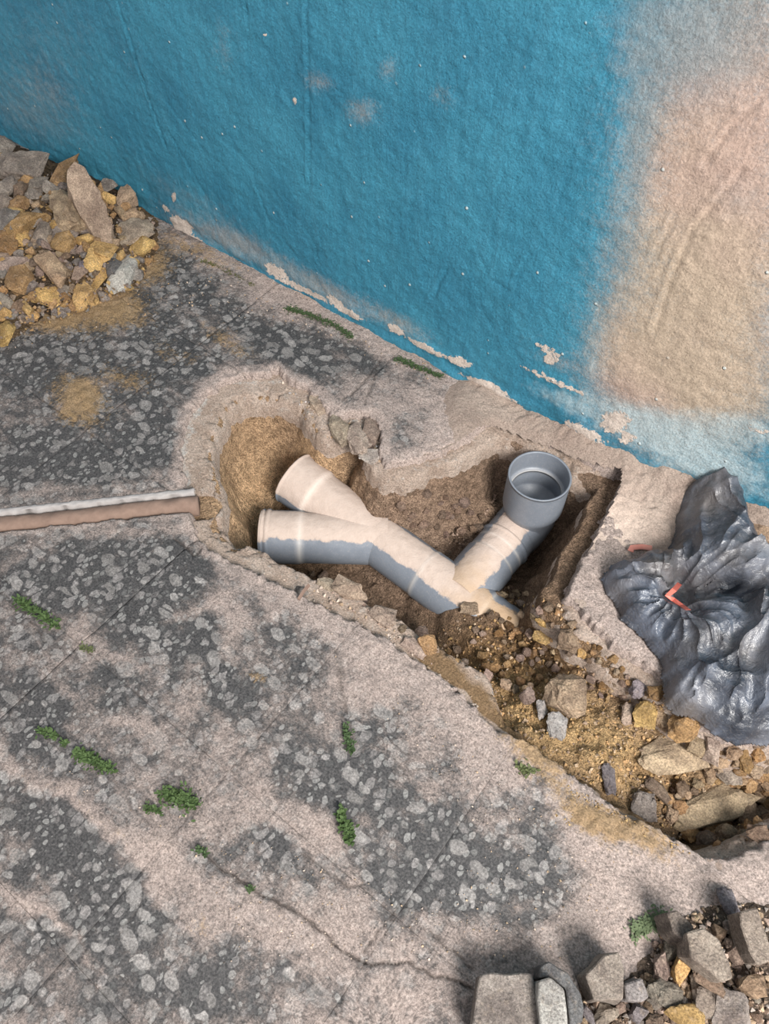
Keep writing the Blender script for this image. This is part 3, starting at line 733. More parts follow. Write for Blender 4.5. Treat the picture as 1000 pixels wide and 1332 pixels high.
mx = CH_A[0]+(CH_B[0]-CH_A[0])*U+nch[0]*offs; my = CH_A[1]+(CH_B[1]-CH_A[1])*U+nch[1]*offs
mz = .0035*np.sin(np.pi*np.clip(Wv*1.1, 0, 1))**.5+.002*fbm(mx*60, my*60, 0, 3)-.02*(Wv < .05)-.012*(Wv > .95)
mo = link('trim_1', mesh_np('trim_1', np.stack([mx.ravel(), my.ravel(), mz.ravel()], 1), grid_faces(n1_, n2_)), M['mortar']); tag(mo, None, None, None, 'structure')

# ------------------------------------------------------------------ rubble
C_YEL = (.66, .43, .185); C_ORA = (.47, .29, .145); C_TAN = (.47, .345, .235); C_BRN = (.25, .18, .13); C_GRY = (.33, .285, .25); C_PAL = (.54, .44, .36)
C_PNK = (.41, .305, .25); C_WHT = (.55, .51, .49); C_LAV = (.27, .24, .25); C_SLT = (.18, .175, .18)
def hull_stone(seed, n=16, sub=1, rough=.05, boxy=.5, taper=0.0):
    r = random.Random(seed); bm = bmesh.new()
    for i in range(n):
        v = Vector((r.gauss(0, 1), r.gauss(0, 1), r.gauss(0, 1))).normalized()
        mx_ = max(abs(c) for c in v); v = v*(1-boxy)+v/mx_*boxy*.85
        v *= r.uniform(.85, 1.05)
        if taper: v.y *= 1; v.x *= 1-taper*max(v.y, 0)
        bm.verts.new(v)
    bmesh.ops.convex_hull(bm, input=bm.verts)
    for v in [v for v in bm.verts if not v.link_faces]: bm.verts.remove(v)
    bmesh.ops.bevel(bm, geom=list(bm.edges), offset=.09, segments=1, affect='EDGES', clamp_overlap=True)
    bmesh.ops.triangulate(bm, faces=bm.faces)
    if sub:
        bmesh.ops.subdivide_edges(bm, edges=bm.edges, cuts=sub, use_grid_fill=True)
    co = np.array([tuple(v.co) for v in bm.verts])
    if rough:
        nn = fbm(co[:, 0]*2.2+seed*3.1, co[:, 1]*2.2, co[:, 2]*2.2, 3)*rough*1.6
        nn2 = fbm(co[:, 0]*6+seed, co[:, 1]*6, co[:, 2]*6, 2)*rough*.5
        co = co*(1+nn+nn2)[:, None]
    mn, mxx = co.min(0), co.max(0); co = (co-(mn+mxx)/2)/((mxx-mn)/2)
    for v, c in zip(bm.verts, co): v.co = c
    me = bpy.data.meshes.new('stone'); bm.to_mesh(me); bm.free()
    me.polygons.foreach_set('use_smooth', np.full(len(me.polygons), False)); me.materials.append(M['stone'])
    return me
SM = [hull_stone(i, rng.choice([12, 14, 18]), 0, .04, rng.uniform(.2, .7)) for i in range(12)]
RM = [hull_stone(40+i, 26, 1, .11, rng.uniform(.1, .4)) for i in range(8)]
HM = [hull_stone(80+i, 17, 2, .10, rng.uniform(.35, .7)) for i in range(10)]
def jit(c, a=.14):
    k = 1+rng.uniform(-a, a); return (c[0]*k*(1+rng.uniform(-.05, .05)), c[1]*k, c[2]*k*(1+rng.uniform(-.06, .06)), 1)
def hit(x, y, zf, off=0.0):
    z = 0.0
    for _ in range(8):
        p = P(x, y, z); z = .5*z+.5*(float(zf(np.array([[p[0]]]), np.array([[p[1]]]))[0, 0])+off)
    return P(x, y, z)
def stone(name, me, px, py, w, h, rot, col, zf, label, group=None, cat='stone', th=.75, sink=.3, tilt=None, copy=True):
    p = hit(px, py, zf); s = mpp(p)
    ry = ray(px, py); el = math.asin(abs(ry[2])/np.linalg.norm(ry))
    lx = w*s/2; lz = th*min(w, h)*s/2
    ly = math.sqrt(max((h*s/2)**2-(lz*math.cos(el))**2*.8, (h*s/4)**2))/math.sin(el)
    # centre so that the middle of the stone falls on the photo point
    c = hit(px, py, zf, lz*(1-sink))
    o = bpy.data.objects.new(name, me); COL.objects.link(o)
    o.location = c; o.scale = (lx, ly, lz)
    tl = tilt if tilt is not None else (rng.uniform(-.15, .15), rng.uniform(-.15, .15))
    o.rotation_euler = Euler((tl[0], tl[1], YAW+math.radians(-rot)))
    o.color = jit(col, .10)
    tag(o, label, cat, group)
    return o
# --- mound bodies under the rubble
HEAP_L = [(-60,200),(20,190),(80,215),(130,225),(165,245),(205,290),(203,330),(180,372),(140,385),(105,405),(60,412),(20,440),(-60,450),(-200,420),(-220,250)]
HEAPW = [tuple(P(x, y)[:2]) for x, y in HEAP_L]
def heap_l(X, Y):
    d = poly_sdf(X, Y, HEAPW)
    return np.where(d > -.02, -.004+.075*(1-np.exp(-np.maximum(d+.01, 0)/.10))+.012*(billow(X*18, Y*18, 3.0, 3)-.35)*sstep(0, .04, d), -.03+np.minimum(d, 0)*.2)
HEAP_LS = Sampler(heap_l, min(p[0] for p in HEAPW)-.1, max(p[0] for p in HEAPW)+.1, min(p[1] for p in HEAPW)-.1, max(p[1] for p in HEAPW)+.1, .005)
HEAP_R = [(610,1345),(625,1300),(700,1290),(760,1270),(810,1262),(850,1215),(880,1180),(930,1165),(1000,1165),(1120,1150),(1150,1400),(800,1450),(640,1420)]
HEAPRW = [tuple(P(x, y)[:2]) for x, y in HEAP_R]
def heap_r(X, Y):
    d = poly_sdf(X, Y, HEAPRW)
    return np.where(d > -.02, -.003+.045*(1-np.exp(-np.maximum(d, 0)/.10))+.010*(billow(X*22, Y*22, 6.0, 3)-.35)*sstep(0, .03, d), -.03+np.minimum(d, 0)*.2)
heap_l0, heap_r0 = heap_l, heap_r
heap_l = HEAP_LS; heap_r = Sampler(heap_r0, min(p[0] for p in HEAPRW)-.1, max(p[0] for p in HEAPRW)+.1, min(p[1] for p in HEAPRW)-.1, max(p[1] for p in HEAPRW)+.1, .005)
def mound(name, zf, poly, cols, label):
    xs = [p[0] for p in poly]; ys = [p[1] for p in poly]
    def fn(X, Y):
        Z = zf(X, Y)+.005*fbm(X*60, Y*60, 1.0, 3); d = poly_sdf(X, Y, poly)
        k = sstep(-.25, .25, fbm(X*10, Y*10, 2.0, 3))[..., None]
        return X, Y, Z, (d > -.02) & (Y < WALL_Y), dict(col=np.array(cols[0])*(1-k)+np.array(cols[1])*k)
    o = height_mesh(name, min(xs)-.03, max(xs)+.03, min(ys)-.03, min(max(ys)+.03, WALL_Y-.002), .006, fn, M['soil'])
    return tag(o, label, 'soil', None, 'stuff')
mound('rubble_grit', heap_l, HEAPW, ((.10, .075, .055), (.20, .14, .085)), 'gritty brown soil beneath the rubble heap by the blue wall')
mound('rubble_grit', heap_r, HEAPRW, ((.15, .115, .09), (.28, .21, .165)), 'gritty grey-brown soil beneath the rubble at the bottom right corner')
H1 = 'rubble heap by the blue wall'
big_l = [ # px, py, w, h, rot, colour, label
 (24,216,66,36,4,C_GRY,'large flat grey concrete chunk at the back of the rubble heap by the wall',.8),
 (4,192,26,18,0,C_GRY,'small grey chunk topmost at the photo edge beside the blue wall',.8),
 (83,228,22,44,5,C_ORA,'narrow rust-brown chunk tucked behind the tall leaning slab',1.0),
 (88,274,36,46,-20,C_TAN,'tan wedge-shaped chunk just left of the tall leaning slab',.9),
 (165,259,22,30,10,C_TAN,'pointed pale tan chunk resting against the blue wall',1.1),
 (138,244,22,16,30,C_GRY,'little pale grey chip between the leaning slab and the wall',.6),
 (157,279,16,15,0,C_TAN,'small olive-tan pebble under the pointed chunk by the wall',.9),(171,280,18,16,0,C_TAN,'small tan cube chip in front of the pointed chunk',.9),
 (174,300,52,26,-3,C_PAL,'flat pinkish beige chunk right of the leaning slab',.6),
 (185,323,30,23,0,C_YEL,'bright yellow blocky chunk at the right edge of the heap',1.0),
 (132,325,34,22,15,C_YEL,'wide yellow chunk below the foot of the leaning slab',.8),(122,341,22,24,0,C_YEL,'yellow blocky chunk below the wide yellow one',.9),
 (160,355,26,38,10,C_WHT,'rough whitish lump at the lower right of the heap',.8),(148,348,18,20,0,C_SLT,'dark grey chip beside the rough whitish lump',.8),
 (111,387,28,34,10,C_YEL,'large yellow chunk lowest at the front of the heap',1.0),(130,366,14,28,20,C_YEL,'slim yellow chunk above the lowest yellow one',.9),
 (68,352,42,34,0,C_TAN,'big rounded tan lump in the middle of the heap',.8),(81,318,30,22,0,C_ORA,'orange-tan chunk left of the wide yellow one',.9),
 (33,290,26,32,40,C_ORA,'brown egg-shaped stone in the left part of the heap',.9),(10,290,34,28,-20,C_GRY,'angular grey chunk at the left photo edge halfway up the heap',.8),
 (47,240,28,18,0,C_GRY,'grey rounded block under the large flat concrete chunk',.8),(43,254,20,12,0,C_GRY,'thin grey chip under the grey rounded block',.7),(24,265,22,18,0,C_ORA,'yellow-brown cube stone left of the heap centre',.9),
 (26,311,14,14,0,C_YEL,'tiny round yellow stone near the left photo edge',.9),(18,345,42,20,-12,C_PAL,'long pale beige chunk at the left photo edge',.7),(23,366,32,28,0,C_ORA,'orange-brown lump under the long pale chunk',.9),
 (33,402,20,16,0,C_YEL,'small bright yellow stone near the front left of the heap',.9),(43,412,14,13,0,C_YEL,'smallest yellow stone at the front left of the heap',.9),(9,433,24,24,0,C_YEL,'round yellow stone at the left photo edge on the terrazzo',.9),(5,411,16,16,0,C_YEL,'yellow stone above the round one at the left photo edge',.9),
 (60,384,34,22,-10,C_YEL,'crumbly yellow sand lump left of the lowest yellow chunk',.7),(80,405,24,17,0,C_GRY,'grey chip at the front of the heap beside the lowest yellow chunk',.7),(54,303,20,22,0,C_GRY,'grey-brown rounded stone right of the egg-shaped one',.9),
 (84,305,30,14,12,C_GRY,'pale grey chip at the foot of the tan wedge-shaped chunk',.6),(110,348,16,16,0,C_LAV,'mauve-grey chip left of the yellow blocks',.8),(103,358,18,16,20,C_PNK,'pinkish chip above the lowest yellow chunk',.8),(104,316,20,13,0,C_YEL,'small yellow-tan chip under the leaning slab',.8),
 (10,243,22,22,0,C_GRY,'brown-grey stone under the large flat concrete chunk at the photo edge',.9),(26,250,20,22,0,C_BRN,'dark brown lump beneath the large flat concrete chunk',.9),(5,266,20,18,0,C_GRY,'grey-brown stone above the angular grey chunk',.9),(10,318,26,18,0,C_ORA,'olive-brown stone above the long pale chunk',.8)]
for i, (x, y, w, h, r_, c, lab, th) in enumerate(big_l):
    stone('rubble_chunk', (HM[i % 10] if c not in (C_ORA,) else RM[i % 8]), x, y, w*1.12, h*1.14, r_, c, heap_l, lab, 'large chunks of the rubble heap by the wall', 'rubble', th)
# tall leaning slab, built from its own outline
def slab_from(name, px_top, z_top, thick, col, label, zs=None, cat='rubble', group=None, jitter=.004, down=(0, 0, -1), seed=1):
    r = random.Random(seed); top = []
    n = len(px_top)
    for i in range(n):
        a = px_top[i]; b = px_top[(i+1) % n]
        za = zs[i] if zs else z_top; zb = zs[(i+1) % n] if zs else z_top
        pa, pb = P(a[0], a[1], za), P(b[0], b[1], zb)
        L = np.linalg.norm(pb-pa); m = max(1, int(L/.016))
        for q in range(m):
            t = q/m; pt = pa+(pb-pa)*t
            if q: pt = pt+np.array([r.uniform(-1, 1), r.uniform(-1, 1), 0])*jitter*.6
            top.append(pt)
    c = sum(top)/len(top); bm = bmesh.new(); dn = np.array(down)*thick
    tv = [bm.verts.new(p-c) for p in top]
    bv = [bm.verts.new((p-c)*np.array([1.03, 1.03, 1])+dn+np.array([r.uniform(-1, 1), r.uniform(-1, 1), r.uniform(-.4, .4)])*jitter) for p in top]
    N = len(top)
    ft = bm.faces.new(tv); bm.faces.new(bv[::-1])
    for i in range(N): bm.faces.new((tv[i], bv[i], bv[(i+1) % N], tv[(i+1) % N]))
    bmesh.ops.recalc_face_normals(bm, faces=bm.faces)
    bmesh.ops.bevel(bm, geom=[e for e in bm.edges], offset=.0018, segments=1, affect='EDGES', clamp_overlap=True)
    bmesh.ops.triangulate(bm, faces=bm.faces)
    bmesh.ops.subdivide_edges(bm, edges=[e for e in bm.edges if e.calc_length() > .02], cuts=1)
    for v in bm.verts:
        k = float(fbm(v.co.x*40+seed, v.co.y*40, v.co.z*40, 2)); v.co += v.co.normalized()*k*.0022
    me = bpy.data.meshes.new(name); bm.to_mesh(me); bm.free()
    o = link(name, me, M['stone']); o.location = c; o.color = (*col, 1)
    return tag(o, label, cat, group)
slab_from('leaning_slab', [(97,209),(110,216),(130,248),(146,292),(146,316),(138,324),(126,316),(110,288),(95,262),(87,240),(87,220)], 0, .05, (.52, .40, .31), 'tall tan slab leaning upright on the rubble heap by the wall',
          zs=[.20,.19,.15,.10,.065,.05,.055,.085,.125,.16,.185], down=(-.45, .1, -.9), seed=4)
import re
def short(lab): return re.split(r' (?:at|in|beside|behind|just|left|right|resting|between|under|below|above|with|near|lowest|topmost|tucked|across|lying|standing|stuck|against|beneath|on|along|of|halfway|leaning|deepest|sitting) ', lab)[0]
def scatter(region, n, wmin, wmax, cols, zf, noun, group, cat='stone', avoid=(), meshes=None, th=.85, seed=1, refs=(), name='rubble_stone'):
    r = random.Random(seed); pts = list(avoid); poly = region; made = 0; tries = 0
    xs = [p[0] for p in poly]; ys = [p[1] for p in poly]
    while made < n and tries < n*40:
        tries += 1
        x, y = r.uniform(min(xs), max(xs)), r.uniform(min(ys), max(ys))
        if float(poly_sdf(np.array([x]), np.array([y]), poly)[0]) < 0: continue
        w = wmin+(wmax-wmin)*r.random()**1.8
        if any((x-a)**2+(y-b)**2 < (.62*(w+c)/2)**2 for a, b, c in pts): continue
        pts.append((x, y, w)); ci = r.randrange(len(cols)); nm, c = cols[ci]
        lab = noun % nm
        if refs:
            b = min(refs, key=lambda q: (q[0]-x)**2+(q[1]-y)**2); dx, dy = x-b[0], y-b[1]
            rel = ('right of' if dx > 0 else 'left of') if abs(dx) > abs(dy) else ('below' if dy > 0 else 'above')
            lab = 'small %s %s %s the %s' % (nm, noun.split()[2], rel, short(b[2]))
            lab = ' '.join(lab.split()[:16])
        stone(name, r.choice(meshes or SM), x, y, w, w*r.uniform(.75, 1.1), r.uniform(0, 180), c, zf, lab, group, cat, th, .25, (r.uniform(-.6, .6), r.uniform(-.6, .6)))
        made += 1
    return pts
av = [(b[0], b[1], (b[2]+b[3])/2*.95) for b in big_l]+[(100,235,34),(112,262,36),(130,295,30)]
scatter([(0,200),(60,230),(120,232),(160,262),(200,300),(198,335),(170,370),(120,395),(60,408),(20,425),(0,430)], 140, 9, 20,
        [('brown', C_BRN), ('grey', C_GRY), ('tan', C_TAN), ('yellow', C_YEL), ('grey', C_GRY), ('orange-brown', C_ORA), ('pinkish', C_PNK)], heap_l,
        'small %s stone among the rubble heap by the blue wall', 'small stones of the rubble heap by the wall', 'stone', av, SM+RM, seed=5, refs=[(b[0], b[1], b[6]) for b in big_l]+[(112,262,'tall leaning slab')])
# --- stones in and around the hole
pit = [(733,902,58,56,10,C_TAN,'big sandy clump with a grey crust in the middle of the dug soil',.7,'H'),(724,944,28,36,10,C_WHT,'white plaster chip standing below the big sandy clump',.7,'H'),(703,923,20,24,40,C_WHT,'small white plaster chip left of the big sandy clump',.7,'H'),
 (841,932,36,36,0,C_YEL,'bright yellow blocky stone left of the plastic bag corner',.9,'H'),(816,928,15,28,10,C_PAL,'narrow pale stone left of the bright yellow block',.9,'H'),(862,937,20,28,10,C_TAN,'slim tan stone right of the bright yellow block',.9,'R'),
 (887,948,42,40,0,C_ORA,'smooth brown cobble under the lower corner of the plastic bag',.8,'R'),(906,968,30,30,10,C_TAN,'tan cobble below the smooth brown cobble',.8,'R'),(925,974,26,42,-15,C_PAL,'upright pale slabby stone beneath the plastic bag edge',.9,'H'),
 (880,983,98,54,14,(.55, .42, .28),'large sandy rock slab across the middle of the stony hole end',.45,'H'),(926,1046,122,44,-13,(.55, .42, .27),'long sandy rock lying across the dark hollow at right',.6,'R'),
 (792,1013,18,40,0,C_LAV,'thin mauve-grey shard stuck in the yellow sand',.9,'H'),(853,1028,26,36,-10,C_BRN,'brown angular stone in the shade left of the long rock',.9,'H'),(839,1051,36,40,-15,C_GRY,'grey-brown angular stone against the cut floor edge',.9,'H'),
 (954,980,22,18,0,C_TAN,'yellowish pebble at the right end of the hole',.9,'R'),(948,1009,28,26,0,C_PAL,'pale stone above the long sandy rock',.8,'H'),(970,990,18,30,0,C_ORA,'tan stone in the shade near the right photo edge',.9,'R'),(975,1022,22,20,0,C_ORA,'orange-tan cube stone near the right photo edge',.9,'H'),(937,990,26,16,0,C_TAN,'flat tan stone beneath the upright pale one',.8,'R'),(923,1003,16,18,0,C_TAN,'small tan stone beside the large sandy slab',.9,'R'),
 (738,831,32,36,-10,C_TAN,'yellow-tan angular stone beside the corner of the cut slab',.9,'H'),(706,829,28,18,10,C_YEL,'flat yellow stone on the soil right of the pipe end',.8,'R'),(705,811,20,15,0,C_YEL,'small yellow stone above the flat yellow one',.8,'H'),(756,848,13,17,0,C_YEL,'little yellow pebble under the slab corner',.9,'R'),(703,794,14,13,0,C_PNK,'round pinkish pebble near the slab foot',.9,'R'),
 (556,840,26,26,0,C_ORA,'orange-brown stone under the lower side of the main pipe',.9,'H'),(547,822,22,16,0,C_PNK,'pinkish stone above the orange-brown one by the pipe',.8,'H'),(830,897,24,24,0,C_LAV,'mauve-grey lump at the edge of the slab near the bag',.9,'H'),(855,902,26,20,0,C_ORA,'brown stone in the shade of the plastic bag',.9,'R'),
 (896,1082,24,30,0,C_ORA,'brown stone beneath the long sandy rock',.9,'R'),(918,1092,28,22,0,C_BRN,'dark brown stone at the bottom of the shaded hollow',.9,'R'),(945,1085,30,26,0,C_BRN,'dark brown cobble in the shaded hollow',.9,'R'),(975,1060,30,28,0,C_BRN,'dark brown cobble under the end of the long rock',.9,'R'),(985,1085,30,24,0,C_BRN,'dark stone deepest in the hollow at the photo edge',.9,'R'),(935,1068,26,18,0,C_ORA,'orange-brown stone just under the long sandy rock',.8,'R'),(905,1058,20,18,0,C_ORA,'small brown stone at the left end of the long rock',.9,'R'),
 (686,905,20,24,0,C_PNK,'pinkish crumb of plaster left of the sandy clump',.9,'H'),(658,890,16,16,0,C_TAN,'tan crumb on the soil below the pipe end',.9,'R'),(634,880,16,26,0,C_PNK,'pinkish stone near the near edge of the hole',.9,'H'),
 (610,790,26,20,0,C_TAN,'sandy lump sitting on the buried pipe end',.6,'R')]
zsoil = soil_s
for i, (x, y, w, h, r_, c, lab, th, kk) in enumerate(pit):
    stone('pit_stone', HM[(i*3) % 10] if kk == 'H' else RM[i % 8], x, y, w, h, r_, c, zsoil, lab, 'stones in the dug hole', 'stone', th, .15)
PR = [(b[0], b[1], b[6]) for b in pit]
avp = [(b[0], b[1], (b[2]+b[3])/2*.9) for b in pit]
scatter([(640,760),(700,770),(740,800),(790,850),(840,890),(830,920),(760,900),(700,900),(640,900),(590,860),(560,850),(610,840)], 95, 8, 15, [('brown', C_BRN), ('orange-brown', C_ORA), ('tan', C_TAN), ('pinkish', C_PNK), ('brown', (.25, .15, .07))], zsoil,
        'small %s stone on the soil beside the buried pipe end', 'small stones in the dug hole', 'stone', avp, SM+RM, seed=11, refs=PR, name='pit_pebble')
scatter([(850,1030),(900,1020),(1000,960),(1000,1080),(930,1105),(880,1075)], 50, 12, 24, [('brown', C_BRN), ('orange-brown', C_ORA), ('tan', C_TAN)], zsoil,
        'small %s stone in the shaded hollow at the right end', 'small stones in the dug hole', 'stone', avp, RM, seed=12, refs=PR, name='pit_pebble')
scatter([(500,630),(600,640),(640,680),(600,700),(570,720),(520,680)], 26, 9, 20, [('brown', (.25, .175, .13)), ('pinkish brown', (.30, .215, .17))], zsoil,
        'small %s clod on the soil bank between the pipes', 'clods between the pipes', 'clod', [(540, 700, 40)], RM, seed=13, name='soil_clod', refs=[(495,655,'fork of the drain pipe'),(605,690,'branch of the drain pipe'),(645,650,'upright pipe socket'),(545,690,'main run of the drain pipe'),(570,640,'middle of the soil bank'),(520,625,'far rim of the hole')])
scatter([(400,745),(450,755),(540,830),(590,860),(560,860),(480,800)], 22, 8, 16, [('brown', C_BRN), ('pinkish', C_PNK)], zsoil,
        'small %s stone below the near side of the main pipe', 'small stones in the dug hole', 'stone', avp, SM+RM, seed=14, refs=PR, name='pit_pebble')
# --- bottom right rubble
slab_from('tile_fragment', [(625,1267),(693,1266),(697,1300),(702,1345),(612,1345),(617,1322),(620,1295)], .055, .045, (.38, .335, .305), 'flat broken floor tile with a straight top edge at the bottom of the photo', seed=21, jitter=.002)
slab_from('tile_shard', [(700,1275),(716,1272),(734,1287),(739,1340),(728,1350),(704,1345)], .075, .06, (.60, .585, .55), 'whitish upright tile shard beside the flat broken tile', seed=22, jitter=.003)
slab_from('tile_shard', [(704,1254),(714,1251),(738,1266),(755,1290),(758,1330),(742,1335),(736,1286),(716,1270),(702,1272)], .06, .055, (.20, .20, .205), 'dark grey curved tile shard behind the whitish one', seed=23, jitter=.003)
slab_from('rubble_chunk', [(762,1268),(786,1240),(805,1237),(812,1262),(811,1302),(772,1302)], .065, .055, (.40, .345, .30), 'pale angular concrete block right of the dark tile shard', seed=24, jitter=.003)
slab_from('rubble_chunk', [(812,1280),(835,1272),(845,1298),(836,1303),(814,1302)], .06, .04, (.33, .30, .295), 'small grey angular block beside the pale concrete block', seed=25, jitter=.003)
slab_from('rubble_chunk', [(962,1186),(985,1182),(994,1205),(1004,1250),(985,1254),(975,1238),(964,1205)], .075, .045, (.40, .335, .285), 'tall flat beige slab at the right photo edge', seed=26, jitter=.003)
slab_from('rubble_chunk', [(893,1212),(915,1206),(935,1222),(950,1252),(952,1272),(940,1278),(920,1262),(898,1245)], .085, .05, (.42, .355, .30), 'large pale beige chunk on top of the bottom right rubble', seed=27, jitter=.004)
slab_from('rubble_chunk', [(866,1186),(880,1182),(905,1206),(892,1226),(876,1212)], .065, .045, (.25, .21, .185), 'brown-grey slab right of the dull green moss', seed=28, jitter=.004)
br = [(861,1258,22,34,0,C_PNK,'pinkish rounded stone left of the orange stone',.9,'R'),(885,1262,26,40,10,C_YEL,'orange-yellow stone in the bottom right rubble',.9,'H'),(872,1238,22,24,0,C_GRY,'grey stone under the brown-grey slab',.9,'H'),(862,1292,50,34,20,C_GRY,'grey block below the pinkish rounded stone',.8,'H'),
 (946,1172,26,34,-20,C_LAV,'mauve-white crumbled lump above the tall beige slab',.8,'H'),(920,1278,30,46,-25,C_BRN,'dark brown shard below the large pale chunk',.9,'H'),(918,1306,30,40,-20,C_GRY,'grey-brown shard near the bottom edge',.9,'H'),(950,1312,52,46,0,C_GRY,'broad grey-brown chunk at the bottom right',.7,'H'),(890,1320,50,24,0,C_YEL,'yellowish chunk at the bottom edge of the photo',.8,'H'),
 (960,1240,26,26,0,C_PNK,'pinkish brown stone left of the tall beige slab',.8,'H'),(980,1280,36,30,30,C_TAN,'tan gritty lump below the tall beige slab',.8,'R'),(830,1318,30,26,0,C_LAV,'mauve-grey chip below the small grey block',.8,'H'),(788,1320,34,26,0,C_GRY,'grey chip below the pale concrete block',.8,'H'),(850,1330,26,20,0,C_BRN,'brown chip at the bottom edge',.8,'H'),(905,1280,16,26,0,C_PAL,'small pale sliver below the orange stone',.9,'H'),(765,1322,18,26,0,C_LAV,'slim mauve-grey chip right of the dark tile shard',.8,'H')]
for i, (x, y, w, h, r_, c, lab, th, kk) in enumerate(br):
    stone('rubble_chunk', HM[(i*3+1) % 10] if kk == 'H' else RM[i % 8], x, y, w, h, r_, c, heap_r, lab, 'large chunks of the bottom right rubble', 'rubble', th, .2)
scatter([(750,1310),(820,1300),(850,1220),(900,1190),(960,1200),(1000,1260),(1000,1332),(750,1332)], 70, 8, 18, [('brown', C_BRN), ('grey', C_GRY), ('pinkish', C_PNK), ('tan', C_TAN)], heap_r,
        'small %s stone among the rubble in the bottom right corner', 'small stones of the bottom right rubble', 'stone', [(b[0], b[1], (b[2]+b[3])/2*.9) for b in br]+[(785,1270,50),(925,1240,50),(980,1215,40),(828,1288,30)], SM+RM, seed=15, refs=[(b[0], b[1], b[6]) for b in br])
slabz = lambda X, Y: np.zeros(X.shape)+.04
stone('rubble_chunk', HM[2], 962, 656, 22, 18, 0, C_PNK, slabz, 'pinkish block behind the tip of the plastic bag', None, 'rubble', .8)
stone('rubble_chunk', HM[5], 974, 670, 13, 18, 0, C_PAL, slabz, 'small pale block right of the pinkish one behind the bag', None, 'rubble', .8)
stone('rubble_chunk', RM[3], 992, 690, 40, 26, 20, C_TAN, slabz, 'tan rubble lump at the photo edge behind the bag', None, 'rubble', .6)
# --- fine gravel too small to count
def gravel(name, region, n, smin, smax, cols, zf, label, seed, parent=None, fall=None):
    r = random.Random(seed); base = [np.array([tuple(v.co) for v in m_.vertices]) for m_ in SM2]; bf = [np.array([tuple(p.vertices) for p in m_.polygons]) for m_ in SM2]
    xs = [p[0] for p in region]; ys = [p[1] for p in region]; Q = []
    R2 = np.random.RandomState(seed); cx = R2.uniform(min(xs), max(xs), n*3); cy = R2.uniform(min(ys), max(ys), n*3)
    ok = poly_sdf(cx, cy, region) > 0; cx, cy = cx[ok][:n], cy[ok][:n]
    W = np.array([P(x, y, -.02) for x, y in zip(cx, cy)])
    for _ in range(3):
        z = zf(W[:, 0][None], W[:, 1][None])[0]; W = np.array([P(x, y, zz) for x, y, zz in zip(cx, cy, z)])
    V = []; F = []; Cc = []; o = 0
    for i in range(len(W)):
        b = r.randrange(len(base)); s = (smin+(smax-smin)*r.random()**2)/2
        rot = np.array(Euler((r.uniform(0, 6), r.uniform(0, 6), r.uniform(0, 6))).to_matrix())
        v = (base[b]*np.array([s, s*r.uniform(.6, 1), s*r.uniform(.6, 1)]))@rot.T+W[i]+np.array([0, 0, s*.4])
        V.append(v); F.append(bf[b]+o); o += len(v)
        c = np.array(r.choice(cols))*r.uniform(.75, 1.2); Cc.append(np.repeat(c[None], len(v), 0))
    me = mesh_np(name, np.concatenate(V), np.concatenate(F), dict(col=np.concatenate(Cc)), smooth=False)
    return tag(link(name, me, M['gravel']), label, 'gravel', None, 'stuff')
def tiny(seed):
    r = random.Random(seed); bm = bmesh.new()
    for i in range(9): bm.verts.new(Vector((r.gauss(0, 1), r.gauss(0, 1), r.gauss(0, 1))).normalized())
    bmesh.ops.convex_hull(bm, input=bm.verts); bmesh.ops.triangulate(bm, faces=bm.faces)
    me = bpy.data.meshes.new('grit'); bm.to_mesh(me); bm.free(); return me
SM2 = [tiny(i) for i in range(8)]
GC = [tuple(c*.6 for c in q) for q in (C_BRN, C_GRY, C_TAN, C_ORA, C_YEL, C_PNK)]
gravel('gravel', [(0,195),(60,220),(160,250),(203,290),(205,335),(175,375),(110,405),(60,425),(0,445)], 1500, .004, .015, GC, heap_l, 'fine gravel between the stones of the heap by the wall', 31)
gravel('gravel', [(560,830),(650,760),(740,790),(860,890),(1000,960),(1000,1090),(900,1100),(760,1015),(640,930)], 2600, .0025, .010, [C_BRN, C_TAN, C_ORA, (.40, .26, .12), (.30, .19, .09)], zsoil, 'fine gravel and crumbs over the dug soil', 32)
gravel('gravel', [(480,610),(620,580),(660,640),(600,720),(520,680)], 700, .003, .012, [(.27, .19, .14), (.31, .22, .17)], zsoil, 'crumbled soil on the bank between the pipes', 33)
gravel('gravel', [(740,1332),(760,1290),(840,1270),(860,1200),(940,1170),(1000,1180),(1000,1332)], 900, .003, .012, [C_BRN, C_GRY, C_TAN, C_PNK], heap_r, 'fine gravel between the stones in the bottom right corner', 34)
flo = lambda X, Y: np.zeros(X.shape)+.001
gravel('gravel', [(150,380),(205,300),(300,340),(420,400),(600,490),(560,500),(400,430),(250,400),(60,440),(0,470),(0,440)], 420, .002, .006, [C_TAN, C_PAL, C_ORA], flo, 'scattered grit on the floor along the foot of the wall', 35)
gravel('gravel', [(735,1020),(860,1085),(900,1110),(830,1110),(760,1090),(720,1060)], 700, .002, .005, [(.40, .27, .12), (.48, .33, .16), (.28, .18, .08)], flo, 'coarse yellow sand spilled on the floor edge beside the hole', 36)
gravel('gravel', [(0,970),(100,1030),(240,1090),(300,1250),(480,1250),(760,1250),(900,1150),(760,1080),(560,900),(440,810),(380,790),(420,860),(560,1000),(640,1100),(560,1180),(300,1080)], 900, .0015, .0045, [C_PAL, C_TAN, (.3, .25, .22)], flo, 'scattered grit over the terrazzo floor', 37)
zscr = lambda X, Y: screed_fn(X, Y)[2]
gravel('gravel', [(350,752),(400,755),(470,785),(530,835),(560,862),(630,935),(610,900),(545,868),(500,840),(440,805)], 420, .003, .010, [C_PAL, C_TAN, C_PNK, (.5, .42, .36)], zscr, 'crumbled mortar along the near broken edge of the floor', 38)
